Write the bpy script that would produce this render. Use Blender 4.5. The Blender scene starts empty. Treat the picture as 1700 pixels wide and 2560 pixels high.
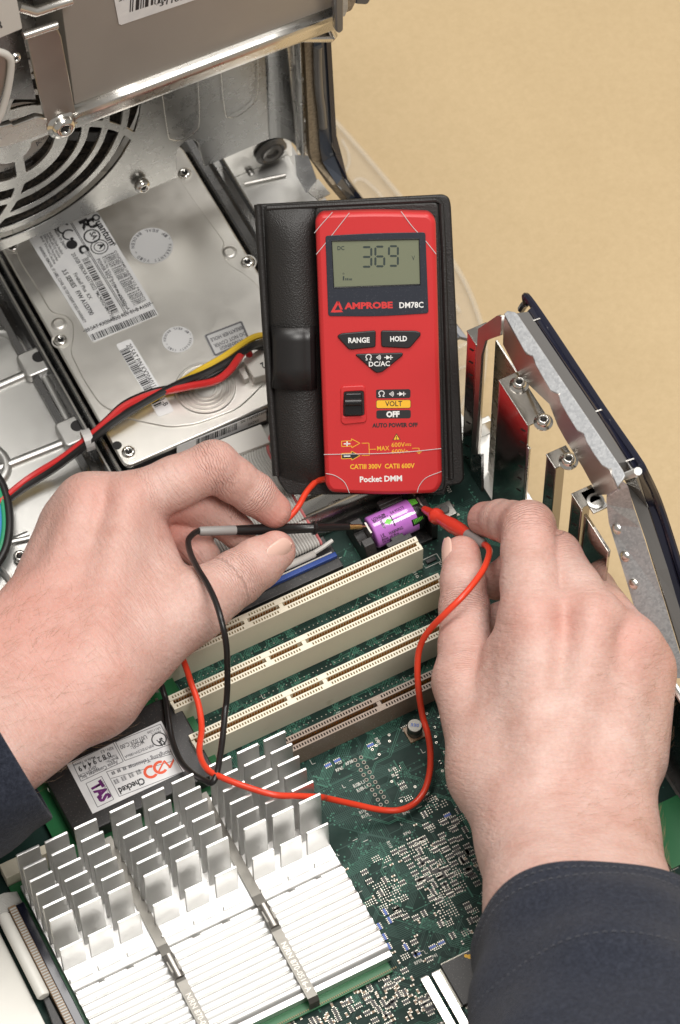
import bpy, bmesh, math, random
import numpy as np
from mathutils import Vector, Matrix

# ------------------------------------------------------------------ camera
# authoring units are millimetres in the frame of the motherboard
# (x along the expansion slots, y away from the viewer, z up); 1 mm = 0.001 m
S = 0.001
PW, PH = 1700, 2560
YAW, TILT, ROLL = (math.radians(a) for a in (-26.32, 30.29, -1.04))
CAM = np.array([-338.01, -607.13, 1232.55])
FPX = 8163.4
CM = (Matrix.Rotation(YAW, 3, 'Z') @ Matrix.Rotation(TILT, 3, 'X') @ Matrix.Rotation(ROLL, 3, 'Z'))
CMN = np.array(CM)
sc = bpy.context.scene
cd = bpy.data.cameras.new('camera')
cam = bpy.data.objects.new('camera', cd)
sc.collection.objects.link(cam)
cam.matrix_world = Matrix.Translation(Vector(CAM * S)) @ CM.to_4x4()
cd.sensor_fit = 'VERTICAL'
cd.sensor_height = 36.0
cd.lens = 36.0 * FPX / PH
cd.clip_start, cd.clip_end = 0.05, 50
cd.dof.use_dof = True
cd.dof.focus_distance = 1.36
cd.dof.aperture_fstop = 20.0
sc.camera = cam
# ------------------------------------------------------------------ world and lamps
w = bpy.data.worlds.new('World'); sc.world = w; w.use_nodes = True
wn = w.node_tree.nodes; wl = w.node_tree.links
bg = wn['Background']
bg.inputs[0].default_value = (1.0, 0.955, 0.89, 1); bg.inputs[1].default_value = 0.31
def softbox(name, loc, target, sx, sy, power, col):
    l = bpy.data.lights.new(name, 'AREA'); l.shape = 'RECTANGLE'
    l.size, l.size_y, l.energy, l.color = sx, sy, power, col
    o = bpy.data.objects.new(name, l); sc.collection.objects.link(o)
    o.location = loc
    o.rotation_euler = (Vector(target) - Vector(loc)).to_track_quat('-Z', 'Y').to_euler()
    return o
softbox('key_softbox', (0.14, -0.50, 1.50), (-0.05, 0.0, 0), 0.55, 0.55, 15.0, (1.0, 0.97, 0.93))
softbox('top_softbox', (-0.02, 0.40, 1.50), (-0.04, 0.0, 0), 0.62, 0.62, 10.5, (1.0, 0.97, 0.93))
softbox('side_softbox', (0.74, 0.40, 1.42), (0.0, 0.12, 0), 0.42, 0.42, 7.0, (1.0, 0.97, 0.93))
sc.view_settings.view_transform = 'Standard'
sc.view_settings.look = 'None'
sc.view_settings.exposure = 0.0
sc.view_settings.gamma = 1.0
sc.cycles.max_bounces = 8
sc.cycles.glossy_bounces = 5
sc.cycles.transparent_max_bounces = 12

# ------------------------------------------------------------------ helpers
rnd = random.Random(7)
col = sc.collection
def ray(u, v):
    return CMN @ np.array([(u - PW / 2) / FPX, -(v - PH / 2) / FPX, -1.0])
def px(u, v, z=None, x=None, y=None):
    """point of the place seen at photo pixel (u,v) on a plane of the board frame"""
    r = ray(u, v)
    if z is not None: t = (z - CAM[2]) / r[2]
    elif x is not None: t = (x - CAM[0]) / r[0]
    else: t = (y - CAM[1]) / r[1]
    return CAM + t * r
def zc(reg, pts):
    x0, y0, s = reg
    return [(x0 + a / s, y0 + b / s) for a, b in pts]

class Frame:
    """a local frame in mm: origin, x axis, y axis, z axis = normal"""
    def __init__(s, o, ex, ey):
        s.o = np.array(o, float); s.ex = np.array(ex, float); s.ex /= np.linalg.norm(s.ex)
        ey = np.array(ey, float); ey = ey - s.ex * ey.dot(s.ex); s.ey = ey / np.linalg.norm(ey)
        s.ez = np.cross(s.ex, s.ey)
    def hit(s, u, v, h=0.0):
        r = ray(u, v); o = s.o + s.ez * h
        t = (o - CAM).dot(s.ez) / r.dot(s.ez); p = CAM + t * r - o
        return (p.dot(s.ex), p.dot(s.ey))
    def w(s, x, y, z=0.0): return s.o + s.ex * x + s.ey * y + s.ez * z
    def mat(s):
        m = Matrix.Identity(4)
        for i in range(3):
            m[i][0], m[i][1], m[i][2], m[i][3] = s.ex[i], s.ey[i], s.ez[i], s.o[i]
        return m
    def at(s, x, y, z=0.0, rot=0.0):
        c, d = math.cos(rot), math.sin(rot)
        return Frame(s.w(x, y, z), s.ex * c + s.ey * d, s.ey * c - s.ex * d)
BOARD = Frame((0, 0, 0), (1, 0, 0), (0, 1, 0))
def ZF(z): return Frame((0, 0, z), (1, 0, 0), (0, 1, 0))
def YF(y): return Frame((0, y, 0), (1, 0, 0), (0, 0, 1))      # faces -y
def XF(x): return Frame((x, 0, 0), (0, -1, 0), (0, 0, 1))     # faces -x

def finish(name, me, mat, parent=None, smooth=False, bev=0.0, seg=2, weld=False):
    me.name = name
    if mat is not None:
        me.materials.clear(); me.materials.append(mat)
    if smooth:
        me.polygons.foreach_set('use_smooth', [True] * len(me.polygons))
        if smooth != 'all': me.set_sharp_from_angle(angle=math.radians(42))
    o = bpy.data.objects.new(name, me); col.objects.link(o)
    if parent is not None:
        o.parent = parent
        o.matrix_parent_inverse = Matrix.Translation(-parent.location)
        if parent.parent is not None:
            o.matrix_parent_inverse = Matrix.Translation(-parent.location)
    if bev:
        b = o.modifiers.new('bevel', 'BEVEL'); b.width = bev * S; b.segments = seg
        b.limit_method = 'ANGLE'; b.angle_limit = math.radians(40); b.harden_normals = True
        me.polygons.foreach_set('use_smooth', [True] * len(me.polygons))
    return o

class MB:
    def __init__(s): s.v = []; s.f = []; s.n = 0
    def add(s, v, f):
        v = np.asarray(v, float).reshape(-1, 3); s.v.append(v)
        s.f += [tuple(int(i) + s.n for i in q) for q in f]; s.n += len(v); return s
    def box(s, x0, x1, y0, y1, z0, z1, fr=None):
        v = np.array([(x, y, z) for z in (z0, z1) for y in (y0, y1) for x in (x0, x1)], float)
        if fr is not None: v = fr.o + v[:, :1] * fr.ex + v[:, 1:2] * fr.ey + v[:, 2:] * fr.ez
        return s.add(v, [(0, 2, 3, 1), (4, 5, 7, 6), (0, 1, 5, 4), (2, 6, 7, 3), (0, 4, 6, 2), (1, 3, 7, 5)])
    def prism(s, poly, z0, z1, fr=BOARD):
        p = np.array(poly, float); n = len(p)
        if ((p[:, 0] * np.roll(p[:, 1], -1) - np.roll(p[:, 0], -1) * p[:, 1]).sum()) < 0: p = p[::-1]
        v = np.vstack([np.c_[p, np.full(n, z0)], np.c_[p, np.full(n, z1)]])
        v = fr.o + v[:, :1] * fr.ex + v[:, 1:2] * fr.ey + v[:, 2:] * fr.ez
        f = [tuple(range(n - 1, -1, -1)), tuple(range(n, 2 * n))] + [(i, (i + 1) % n, n + (i + 1) % n, n + i) for i in range(n)]
        return s.add(v, f)
    def tube(s, pts, rad, n=10, cap=True, flat=1.0):
        p = np.asarray(pts, float); m = len(p); rad = np.broadcast_to(np.asarray(rad, float), (m,))
        t = np.gradient(p, axis=0); t /= np.linalg.norm(t, axis=1)[:, None] + 1e-12
        a = np.array([0, 0, 1.0]) if abs(t[0][2]) < 0.9 else np.array([1.0, 0, 0])
        nrm = np.cross(t[0], a); nrm /= np.linalg.norm(nrm); V = []
        for i in range(m):
            nrm = nrm - t[i] * nrm.dot(t[i]); nrm /= np.linalg.norm(nrm) + 1e-12; b = np.cross(t[i], nrm)
            for k in range(n):
                c = 2 * math.pi * k / n; V.append(p[i] + rad[i] * (math.cos(c) * nrm + flat * math.sin(c) * b))
        F = [(i * n + k, i * n + (k + 1) % n, (i + 1) * n + (k + 1) % n, (i + 1) * n + k) for i in range(m - 1) for k in range(n)]
        if cap: F += [tuple(range(n - 1, -1, -1)), tuple(range((m - 1) * n, m * n))]
        return s.add(V, F)
    def lathe(s, prof, fr=BOARD, n=24, a0=0.0, a1=2 * math.pi):
        m = len(prof); V = []; full = abs(a1 - a0 - 2 * math.pi) < 1e-6; K = n if full else n + 1
        for r, h in prof:
            for k in range(K):
                c = a0 + (a1 - a0) * k / n; V.append(fr.w(r * math.cos(c), r * math.sin(c), h))
        F = [(i * K + k, i * K + (k + 1) % K, (i + 1) * K + (k + 1) % K, (i + 1) * K + k) for i in range(m - 1) for k in range(K if full else n)]
        return s.add(V, F)
    def grid(s, G):
        G = np.asarray(G, float); a, b = G.shape[:2]
        return s.add(G.reshape(-1, 3), [(i * b + j, (i + 1) * b + j, (i + 1) * b + j + 1, i * b + j + 1) for i in range(a - 1) for j in range(b - 1)])
    def mesh(s, name='m'):
        me = bpy.data.meshes.new(name)
        me.from_pydata((np.vstack(s.v) * S).tolist(), [], s.f); me.update(); return me
    def build(s, name, mat, parent=None, **k): return finish(name, s.mesh(name), mat, parent, **k)

def spline(pts, n=12):
    p = np.asarray(pts, float); p = np.vstack([2 * p[0] - p[1], p, 2 * p[-1] - p[-2]]); out = []
    for i in range(1, len(p) - 2):
        for k in range(n):
            t = k / n; a, b, c, d = p[i - 1], p[i], p[i + 1], p[i + 2]
            out.append(0.5 * (2 * b + (c - a) * t + (2 * a - 5 * b + 4 * c - d) * t * t + (3 * b - a - 3 * c + d) * t ** 3))
    out.append(p[-2]); return np.array(out)
def rrect(x0, y0, x1, y1, r, n=5):
    o = []
    for cx, cy, a in ((x1 - r, y1 - r, 0), (x0 + r, y1 - r, 90), (x0 + r, y0 + r, 180), (x1 - r, y0 + r, 270)):
        for k in range(n + 1):
            t = math.radians(a + 90 * k / n); o.append((cx + r * math.cos(t), cy + r * math.sin(t)))
    return o
def rpoly(pts, r, n=4):
    """polygon with rounded corners (r: number or list)"""
    P_ = [np.array(p, float) for p in pts]; o = []; m = len(P_)
    for i in range(m):
        a, b, c = P_[i - 1], P_[i], P_[(i + 1) % m]; rr = r[i] if isinstance(r, (list, tuple)) else r
        d1 = a - b; d2 = c - b; l1 = np.linalg.norm(d1); l2 = np.linalg.norm(d2)
        q = min(rr, l1 * .45, l2 * .45)
        s_, e_ = b + d1 / l1 * q, b + d2 / l2 * q
        for k in range(n + 1):
            t = k / n; o.append(tuple((1 - t) ** 2 * s_ + 2 * t * (1 - t) * b + t * t * e_))
    return o
def circ(x, y, r, n=20, a0=0): return [(x + r * math.cos(a0 + 2 * math.pi * k / n), y + r * math.sin(a0 + 2 * math.pi * k / n)) for k in range(n)]
def plate_mesh(outer, holes, t, fr, bevel=0.0, z0=0.0):
    """flat sheet of thickness t (from z0 up) with real holes, edges eased by bevel"""
    cu = bpy.data.curves.new('c', 'CURVE'); cu.dimensions = '2D'; cu.fill_mode = 'BOTH'
    cu.extrude = max(t / 2 - bevel, 0.001); cu.bevel_depth = bevel; cu.bevel_resolution = 1; cu.offset = -bevel
    for poly in [outer] + list(holes):
        sp = cu.splines.new('POLY'); sp.points.add(len(poly) - 1); sp.use_cyclic_u = True
        for i, (x, y) in enumerate(poly): sp.points[i].co = (x, y, 0, 1)
    ob = bpy.data.objects.new('c', cu); me = bpy.data.meshes.new_from_object(ob)
    bpy.data.objects.remove(ob); bpy.data.curves.remove(cu)
    me.transform(Matrix.Scale(S, 4) @ fr.mat() @ Matrix.Translation((0, 0, z0 + t / 2)))
    return me
def plate(name, outer, holes, t, fr, mat, parent=None, bevel=0.0, z0=0.0, **k):
    return finish(name, plate_mesh(outer, holes, t, fr, bevel, z0), mat, parent, **k)
def text_mesh(s, bold=0.0, ext=0.0):
    cu = bpy.data.curves.new('t', 'FONT'); cu.body = s; cu.size = 1.0; cu.resolution_u = 2
    cu.offset = bold; cu.extrude = ext
    ob = bpy.data.objects.new('t', cu); me = bpy.data.meshes.new_from_object(ob)
    bpy.data.objects.remove(ob); bpy.data.curves.remove(cu); return me
CAPH = None
def text(s, a, b, h, fr, mat, parent, bold=0.0, lift=0.06, name='lettering', local=False, reg=None, depth=0.0):
    """lettering whose baseline runs from a to b (photo pixels met on the frame, or local mm), capitals h mm high"""
    global CAPH
    if reg is not None: a, b = zc(reg, [a, b])
    if not local: a, b = fr.hit(*a), fr.hit(*b)
    me = text_mesh(s, bold, 0.0)
    if CAPH is None:
        m2 = text_mesh('H'); CAPH = max(v.co.y for v in m2.vertices); bpy.data.meshes.remove(m2)
    xs = [v.co.x for v in me.vertices]
    if not xs: return None
    x0, x1 = min(xs), max(xs); L = math.hypot(b[0] - a[0], b[1] - a[1]); ang = math.atan2(b[1] - a[1], b[0] - a[0])
    f2 = fr.at(a[0], a[1], lift, ang)
    me.transform(Matrix.Scale(S, 4) @ f2.mat() @ Matrix.Diagonal((L / (x1 - x0), h / CAPH, 1, 1)) @ Matrix.Translation((-x0, 0, 0)))
    return finish(name, me, mat, parent)
def bars(a, b, h, n, fr, mat, parent, reg=None, local=False, lift=0.06, seed=1, name='barcode'):
    """bar code: bars stand across the line a-b"""
    if reg is not None: a, b = zc(reg, [a, b])
    if not local: a, b = fr.hit(*a), fr.hit(*b)
    L = math.hypot(b[0] - a[0], b[1] - a[1]); f2 = fr.at(a[0], a[1], lift, math.atan2(b[1] - a[1], b[0] - a[0]))
    r = random.Random(seed); m = MB(); u = L / (n * 2.6); x = 0
    while x < L:
        w_ = u * r.choice((1, 1, 2, 3)); w_ = min(w_, L - x)
        m.add([f2.w(x, 0), f2.w(x + w_, 0), f2.w(x + w_, h), f2.w(x, h)], [(0, 1, 2, 3)]); x += w_ + u * r.choice((1, 1, 2))
    return m.build(name, mat, parent)
def lines(segs, wd, fr, mat, parent, lift=0.05, name='printed_rule'):
    m = MB()
    for (x0, y0), (x1, y1) in segs:
        d = np.array([x1 - x0, y1 - y0], float); l = np.linalg.norm(d); d /= l; n_ = np.array([-d[1], d[0]]) * wd / 2
        m.add([fr.w(x0 - n_[0], y0 - n_[1], lift), fr.w(x1 - n_[0], y1 - n_[1], lift), fr.w(x1 + n_[0], y1 + n_[1], lift), fr.w(x0 + n_[0], y0 + n_[1], lift)], [(0, 1, 2, 3)])
    return m.build(name, mat, parent)
def poly_loop(pts): return [(pts[i], pts[(i + 1) % len(pts)]) for i in range(len(pts))]
def thing(name, label, cat, loc=(0, 0, 0), group=None):
    o = bpy.data.objects.new(name, None); col.objects.link(o); o.empty_display_size = .01
    o.location = Vector(loc) * S; o['label'] = label; o['category'] = cat
    if group: o['group'] = group
    return o
def tag(o, label, cat, group=None):
    o['label'] = label; o['category'] = cat
    if group: o['group'] = group
    return o

# ------------------------------------------------------------------ materials
def mk(name, base, rough=0.5, metal=0.0, spec=0.5, **k):
    m = bpy.data.materials.new(name); m.use_nodes = True; nt = m.node_tree; b = nt.nodes['Principled BSDF']
    b.inputs['Base Color'].default_value = (*base, 1); b.inputs['Roughness'].default_value = rough
    b.inputs['Metallic'].default_value = metal; b.inputs['Specular IOR Level'].default_value = spec
    for kk, vv in k.items(): b.inputs[kk].default_value = vv
    return m
def N(m, t, **k):
    n = m.node_tree.nodes.new(t)
    for a, v in k.items():
        if a in n.inputs: n.inputs[a].default_value = v
        else: setattr(n, a, v)
    return n
def noise(m, scale, detail=3, rough=0.6, vec=None, dist=0.0):
    if vec is None:
        tc = m.node_tree.nodes.get('tc') or N(m, 'ShaderNodeTexCoord'); tc.name = 'tc'; vec = tc.outputs['Object']
    n = N(m, 'ShaderNodeTexNoise', Scale=scale, Detail=detail, Roughness=rough, Distortion=dist)
    m.node_tree.links.new(vec, n.inputs['Vector']); return n
def ramp(m, src, stops):
    r = N(m, 'ShaderNodeValToRGB'); e = r.color_ramp.elements
    while len(e) < len(stops): e.new(0.5)
    for i, (p, c) in enumerate(stops): e[i].position = p; e[i].color = (*c, 1) if len(c) == 3 else c
    m.node_tree.links.new(src, r.inputs['Fac']); return r
def bsdf(m): return m.node_tree.nodes['Principled BSDF']
def colvar(m, scale, lo, hi, p0=0.35, p1=0.65, detail=4):
    n = noise(m, scale, detail); r = ramp(m, n.outputs['Fac'], [(p0, lo), (p1, hi)])
    m.node_tree.links.new(r.outputs['Color'], bsdf(m).inputs['Base Color']); return r
def bump(m, src, strength=0.2, dist=0.0002, prev=None):
    b = N(m, 'ShaderNodeBump', Strength=strength, Distance=dist); m.node_tree.links.new(src, b.inputs['Height'])
    if prev is not None: m.node_tree.links.new(prev.outputs['Normal'], b.inputs['Normal'])
    m.node_tree.links.new(b.outputs['Normal'], bsdf(m).inputs['Normal']); return b
def roughvar(m, scale, lo, hi, detail=4):
    n = noise(m, scale, detail); r = N(m, 'ShaderNodeMapRange'); r.inputs['From Min'].default_value = .3; r.inputs['From Max'].default_value = .7
    r.inputs['To Min'].default_value = lo; r.inputs['To Max'].default_value = hi
    m.node_tree.links.new(n.outputs['Fac'], r.inputs['Value']); m.node_tree.links.new(r.outputs['Result'], bsdf(m).inputs['Roughness'])
def speck(m, lo, hi, scale=900):
    """colour with fine dust specks"""
    n = noise(m, scale, 2); r = ramp(m, n.outputs['Fac'], [(0.0, lo), (0.62, lo), (0.70, hi)])
    m.node_tree.links.new(r.outputs['Color'], bsdf(m).inputs['Base Color']); return r

MT = {}
def metal(name, base, r0, r1, sp=0.06, sc_=900, tint=0.04):
    m = mk(name, base, r0, 1.0); b2 = tuple(c * (1 - tint) for c in base)
    colvar(m, 60, b2, base); roughvar(m, 120, r0, r1)
    n = noise(m, sc_, 2); bump(m, n.outputs['Fac'], sp, 0.0002); MT[name] = m; return m
metal('steel', (0.62, 0.61, 0.585), 0.28, 0.36, 0.04)
metal('steel_bright', (0.74, 0.72, 0.68), 0.24, 0.32, 0.03)
metal('hdd_cover', (0.80, 0.78, 0.735), 0.40, 0.47, 0.03, 700, .03)
metal('plate_steel', (0.29, 0.288, 0.278), 0.24, 0.32, 0.07, 900)
metal('fin_base', (0.76, 0.755, 0.74), 0.40, 0.46, 0.02, 500, 0.02)
metal('strap_steel', (0.22, 0.21, 0.19), 0.42, 0.5, 0.03)
metal('hdd_rail', (0.30, 0.30, 0.30), 0.22, 0.3, 0.03)
metal('tray_metal', (0.60, 0.595, 0.575), 0.36, 0.46, 0.08, 1100)
metal('cover_steel', (0.44, 0.42, 0.39), 0.12, 0.18, 0.03, 300)
metal('chrome', (0.66, 0.63, 0.59), 0.08, 0.14, 0.03, 300)
metal('fins', (0.80, 0.795, 0.78), 0.40, 0.48, 0.02, 500, 0.02)
metal('gold', (0.80, 0.55, 0.22), 0.22, 0.35, 0.02)
metal('screw_metal', (0.80, 0.78, 0.74), 0.12, 0.2, 0.02)
metal('clip_steel', (0.42, 0.40, 0.37), 0.34, 0.44, 0.05)
m = metal('galvanised', (0.66, 0.67, 0.68), 0.40, 0.52, 0.04, 500); bsdf(m).inputs['Metallic'].default_value = .55
n = N(m, 'ShaderNodeTexVoronoi', Scale=1100); m.node_tree.links.new(m.node_tree.nodes['tc'].outputs['Object'], n.inputs['Vector'])
r = ramp(m, n.outputs['Color'], [(0.1, (0.36, 0.37, 0.385)), (0.9, (0.50, 0.51, 0.52))]); m.node_tree.links.new(r.outputs['Color'], bsdf(m).inputs['Base Color'])
m = mk('box_paint', (0.36, 0.335, 0.30), 0.45, 0.35); n = noise(m, 1500, 2); bump(m, n.outputs['Fac'], .06); roughvar(m, 60, .38, .5); MT['box_paint'] = m
m = mk('table_paper', (0.6, 0.43, 0.215), 0.7, spec=0.25)
n = noise(m, 320, 6, 0.7); r = ramp(m, n.outputs['Fac'], [(0.25, (0.525, 0.395, 0.227)), (0.75, (0.59, 0.45, 0.266))])
n2 = noise(m, 5, 4); r2 = ramp(m, n2.outputs['Fac'], [(0.3, (0.91, 0.90, 0.88)), (0.7, (1.0, 1.0, 1.0))])
n3 = noise(m, 75, 2, 0.5); r3 = ramp(m, n3.outputs['Fac'], [(0.0, (1, 1, 1)), (0.80, (1, 1, 1)), (0.84, (0.72, 0.62, 0.48))])
mx = N(m, 'ShaderNodeMix', data_type='RGBA', blend_type='MULTIPLY'); mx.inputs[0].default_value = 1
m.node_tree.links.new(r.outputs['Color'], mx.inputs[6]); m.node_tree.links.new(r2.outputs['Color'], mx.inputs[7])
mx2 = N(m, 'ShaderNodeMix', data_type='RGBA', blend_type='MULTIPLY'); mx2.inputs[0].default_value = 1
m.node_tree.links.new(mx.outputs[2], mx2.inputs[6]); m.node_tree.links.new(r3.outputs['Color'], mx2.inputs[7])
m.node_tree.links.new(mx2.outputs[2], bsdf(m).inputs['Base Color']); bump(m, n.outputs['Fac'], .15, .0003); MT['table'] = m
m = mk('solder_mask', (0.006, 0.032, 0.024), 0.5, spec=.16); n = noise(m, 45, 6); r = ramp(m, n.outputs['Fac'], [(0.3, (0.010, 0.026, 0.022)), (0.75, (0.014, 0.040, 0.031))])
m.node_tree.links.new(r.outputs['Color'], bsdf(m).inputs['Base Color']); roughvar(m, 200, .42, .58); MT['pcb'] = m
MT['trace'] = mk('trace', (0.030, 0.078, 0.062), 0.45, spec=.2)
MT['trace2'] = mk('trace_pale', (0.055, 0.17, 0.12), 0.45, spec=.2)
MT['pcb_light'] = mk('pcb_bright_green', (0.015, 0.14, 0.045), 0.4)
MT['solder'] = mk('solder', (0.50, 0.47, 0.41), 0.38, 1.0)
MT['ring'] = mk('tinned_ring', (0.34, 0.31, 0.25), 0.5)
MT['silk'] = mk('silkscreen', (0.62, 0.62, 0.56), 0.6)
MT['smd_dark'] = mk('resistor_black', (0.02, 0.019, 0.018), 0.4)
MT['smd_tan'] = mk('ceramic_tan', (0.30, 0.20, 0.12), 0.4)
MT['smd_blue'] = mk('resistor_blue', (0.05, 0.11, 0.42), 0.4)
m = mk('slot_beige', (0.72, 0.66, 0.51), 0.45); n = noise(m, 130, 5); r = ramp(m, n.outputs['Fac'], [(0.0, (0.80, 0.745, 0.60)), (0.66, (0.78, 0.725, 0.58)), (0.80, (0.58, 0.51, 0.38))])
m.node_tree.links.new(r.outputs['Color'], bsdf(m).inputs['Base Color']); MT['beige'] = m
MT['slot_brown'] = mk('slot_brown', (0.25, 0.185, 0.14), 0.38); speck(MT['slot_brown'], (0.24, 0.175, 0.13), (0.42, 0.36, 0.3), 1500)
MT['slot_inside'] = mk('slot_inside', (0.33, 0.24, 0.12), 0.6)
MT['slot_dark'] = mk('slot_dark', (0.03, 0.02, 0.014), 0.6)
m = mk('black_plastic', (0.022, 0.021, 0.021), 0.42); speck(m, (0.020, 0.019, 0.019), (0.10, 0.09, 0.08), 1400); MT['black'] = m
MT['black_gloss'] = mk('black_gloss', (0.012, 0.012, 0.013), 0.22)
MT['dark_gap'] = mk('dark_interior', (0.012, 0.011, 0.011), 0.7)
m = mk('red_plastic', (0.56, 0.030, 0.032), 0.36); n = noise(m, 2600, 2); bump(m, n.outputs['Fac'], .10, .0002); MT['red'] = m
MT['red_gloss'] = mk('red_rubber', (0.66, 0.045, 0.025), 0.28)
MT['orange_lead'] = mk('red_lead', (0.74, 0.055, 0.022), 0.30)
MT['black_lead'] = mk('black_lead', (0.012, 0.011, 0.011), 0.30)
MT['grey_sleeve'] = mk('grey_sleeve', (0.27, 0.26, 0.25), 0.45)
m = mk('leatherette', (0.017, 0.0155, 0.0145), 0.46); n = N(m, 'ShaderNodeTexVoronoi', Scale=2000.0, feature='SMOOTH_F1'); tc = N(m, 'ShaderNodeTexCoord')
n2 = noise(m, 500, 2); mp = N(m, 'ShaderNodeMix', data_type='VECTOR'); mp.inputs[0].default_value = 0.0012
m.node_tree.links.new(tc.outputs['Object'], n.inputs['Vector'])
bump(m, n.outputs['Distance'], .45, .0004); MT['leather'] = m
MT['vinyl'] = mk('vinyl', (0.014, 0.013, 0.013), 0.36)
MT['lcd'] = mk('lcd', (0.185, 0.20, 0.135), 0.14)
MT['lcd_digit'] = mk('lcd_digit', (0.045, 0.058, 0.055), 0.2)
m = mk('meter_panel', (0.028, 0.032, 0.045), 0.30); speck(m, (0.026, 0.030, 0.042), (0.07, 0.075, 0.09), 1800); MT['navy_panel'] = m
MT['button'] = mk('button_rubber', (0.016, 0.016, 0.018), 0.42)
MT['print_white'] = mk('print_white', (0.82, 0.82, 0.80), 0.5)
MT['print_black'] = mk('print_black', (0.02, 0.02, 0.022), 0.5)
MT['print_grey'] = mk('print_grey', (0.16, 0.16, 0.17), 0.5)
MT['print_yellow'] = mk('print_yellow', (0.86, 0.48, 0.03), 0.5)
MT['print_red'] = mk('print_red', (0.62, 0.035, 0.035), 0.5)
MT['print_orange'] = mk('print_orange', (0.78, 0.10, 0.035), 0.5)
MT['print_purple'] = mk('print_purple', (0.13, 0.012, 0.14), 0.5)
m = mk('label_paper', (0.76, 0.76, 0.76), 0.5); colvar(m, 150, (0.70, 0.70, 0.71), (0.78, 0.78, 0.775)); MT['paper'] = m
MT['label_frost'] = mk('label_frost', (0.62, 0.62, 0.62), 0.42)
MT['white_plastic'] = mk('white_plastic', (0.78, 0.76, 0.70), 0.4)
MT['grey_plastic'] = mk('grey_plastic', (0.62, 0.60, 0.56), 0.4)
MT['ribbon'] = mk('ribbon_grey', (0.50, 0.49, 0.46), 0.45)
MT['ribbon_red'] = mk('ribbon_red', (0.55, 0.16, 0.16), 0.5)
MT['blue_plastic'] = mk('blue_plastic', (0.02, 0.065, 0.30), 0.35)
MT['wire_red'] = mk('wire_red', (0.60, 0.028, 0.028), 0.32)
MT['wire_yellow'] = mk('wire_yellow', (0.78, 0.52, 0.04), 0.35)
MT['wire_black'] = mk('wire_black', (0.014, 0.013, 0.013), 0.35)
MT['wire_green'] = mk('wire_green', (0.02, 0.30, 0.14), 0.35)
MT['wire_blue'] = mk('wire_blue', (0.04, 0.22, 0.55), 0.35)
MT['nylon'] = mk('nylon', (0.70, 0.68, 0.66), 0.35, **{'Transmission Weight': 0.35})
MT['gasket'] = mk('gasket_foam', (0.30, 0.24, 0.165), 0.9); colvar(MT['gasket'], 700, (0.20, 0.16, 0.11), (0.36, 0.29, 0.2))
MT['smoke_shell'] = mk('smoke_shell', (0.055, 0.065, 0.085), 0.12, spec=0.7)
MT['navy_shell'] = mk('navy_shell', (0.012, 0.013, 0.026), 0.14, spec=0.6)
MT['grey_shell'] = mk('grey_shell', (0.13, 0.125, 0.12), 0.16)
MT['clear'] = mk('clear_plastic', (0.85, 0.82, 0.75), 0.06, Alpha=0.10)
MT['clear_edge'] = mk('clear_plastic_edge', (0.80, 0.77, 0.70), 0.06, Alpha=0.15)
MT['battery_purple'] = mk('battery_purple', (0.53, 0.18, 0.62), 0.12, **{'Coat Weight': 1.0, 'Coat Roughness': .04})
MT['battery_green'] = mk('battery_green', (0.16, 0.62, 0.06), 0.3)
MT['fan_label'] = mk('fan_label', (0.85, 0.80, 0.74), 0.5)
m = mk('dusty_black', (0.03, 0.026, 0.022), 0.8); colvar(m, 600, (0.012, 0.011, 0.010), (0.085, 0.068, 0.05), .4, .68); MT['dusty'] = m
# ------------------------------------------------------------------ table
TZ = -58.0
t_ = MB(); t_.grid([[(x, y, TZ) for y in np.linspace(-1500, 1900, 9)] for x in np.linspace(-1700, 1700, 9)])
table = t_.build('table', MT['table']); table['kind'] = 'structure'
# a big sheet: no more is seen of the room

def screw_mesh(rh=3.2, hh=2.0, washer=False):
    m = MB(); pr = []
    if washer: pr += [(0, 0), (rh * 1.35, 0), (rh * 1.35, .6), (rh, .7)]
    else: pr += [(0, 0), (rh, 0)]
    z = .7 if washer else 0
    pr += [(rh, z + hh * .35), (rh * .9, z + hh * .75), (rh * .65, z + hh * .97), (rh * .5, z + hh), (rh * .42, z + hh * .6), (0, z + hh * .45)]
    m.lathe(pr, n=20); return m.mesh('screw')
def cross_mesh(rh=3.2, hh=2.0, washer=False):
    m = MB(); z = (.7 if washer else 0) + hh * .72; a = rh * .46; b = rh * .12
    m.box(-a, a, -b, b, z - .5, z); m.box(-b, b, -a, a, z - .5, z + .01); return m.mesh('recess')
SCR = {}
def screw(p, nrm, parent, rh=3.2, hh=2.0, washer=False, mat='screw_metal', rot=0.4):
    k = (rh, hh, washer, mat)
    if k not in SCR:
        a = screw_mesh(rh, hh, washer); a.materials.append(MT[mat]); a.polygons.foreach_set('use_smooth', [True] * len(a.polygons))
        b = cross_mesh(rh, hh, washer); b.materials.append(MT['dark_gap']); SCR[k] = (a, b)
    a, b = SCR[k]
    o = bpy.data.objects.new('screw', a); col.objects.link(o)
    o.location = Vector(p) * S; o.rotation_euler = (Vector(nrm).to_track_quat('Z', 'Y') @ Matrix.Rotation(rot, 3, 'Z').to_quaternion()).to_euler()
    if parent is not None: o.parent = parent; o.matrix_parent_inverse = Matrix.Translation(-parent.location)
    c = bpy.data.objects.new('screw_recess', b); col.objects.link(c); c.parent = o
    return o

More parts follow.
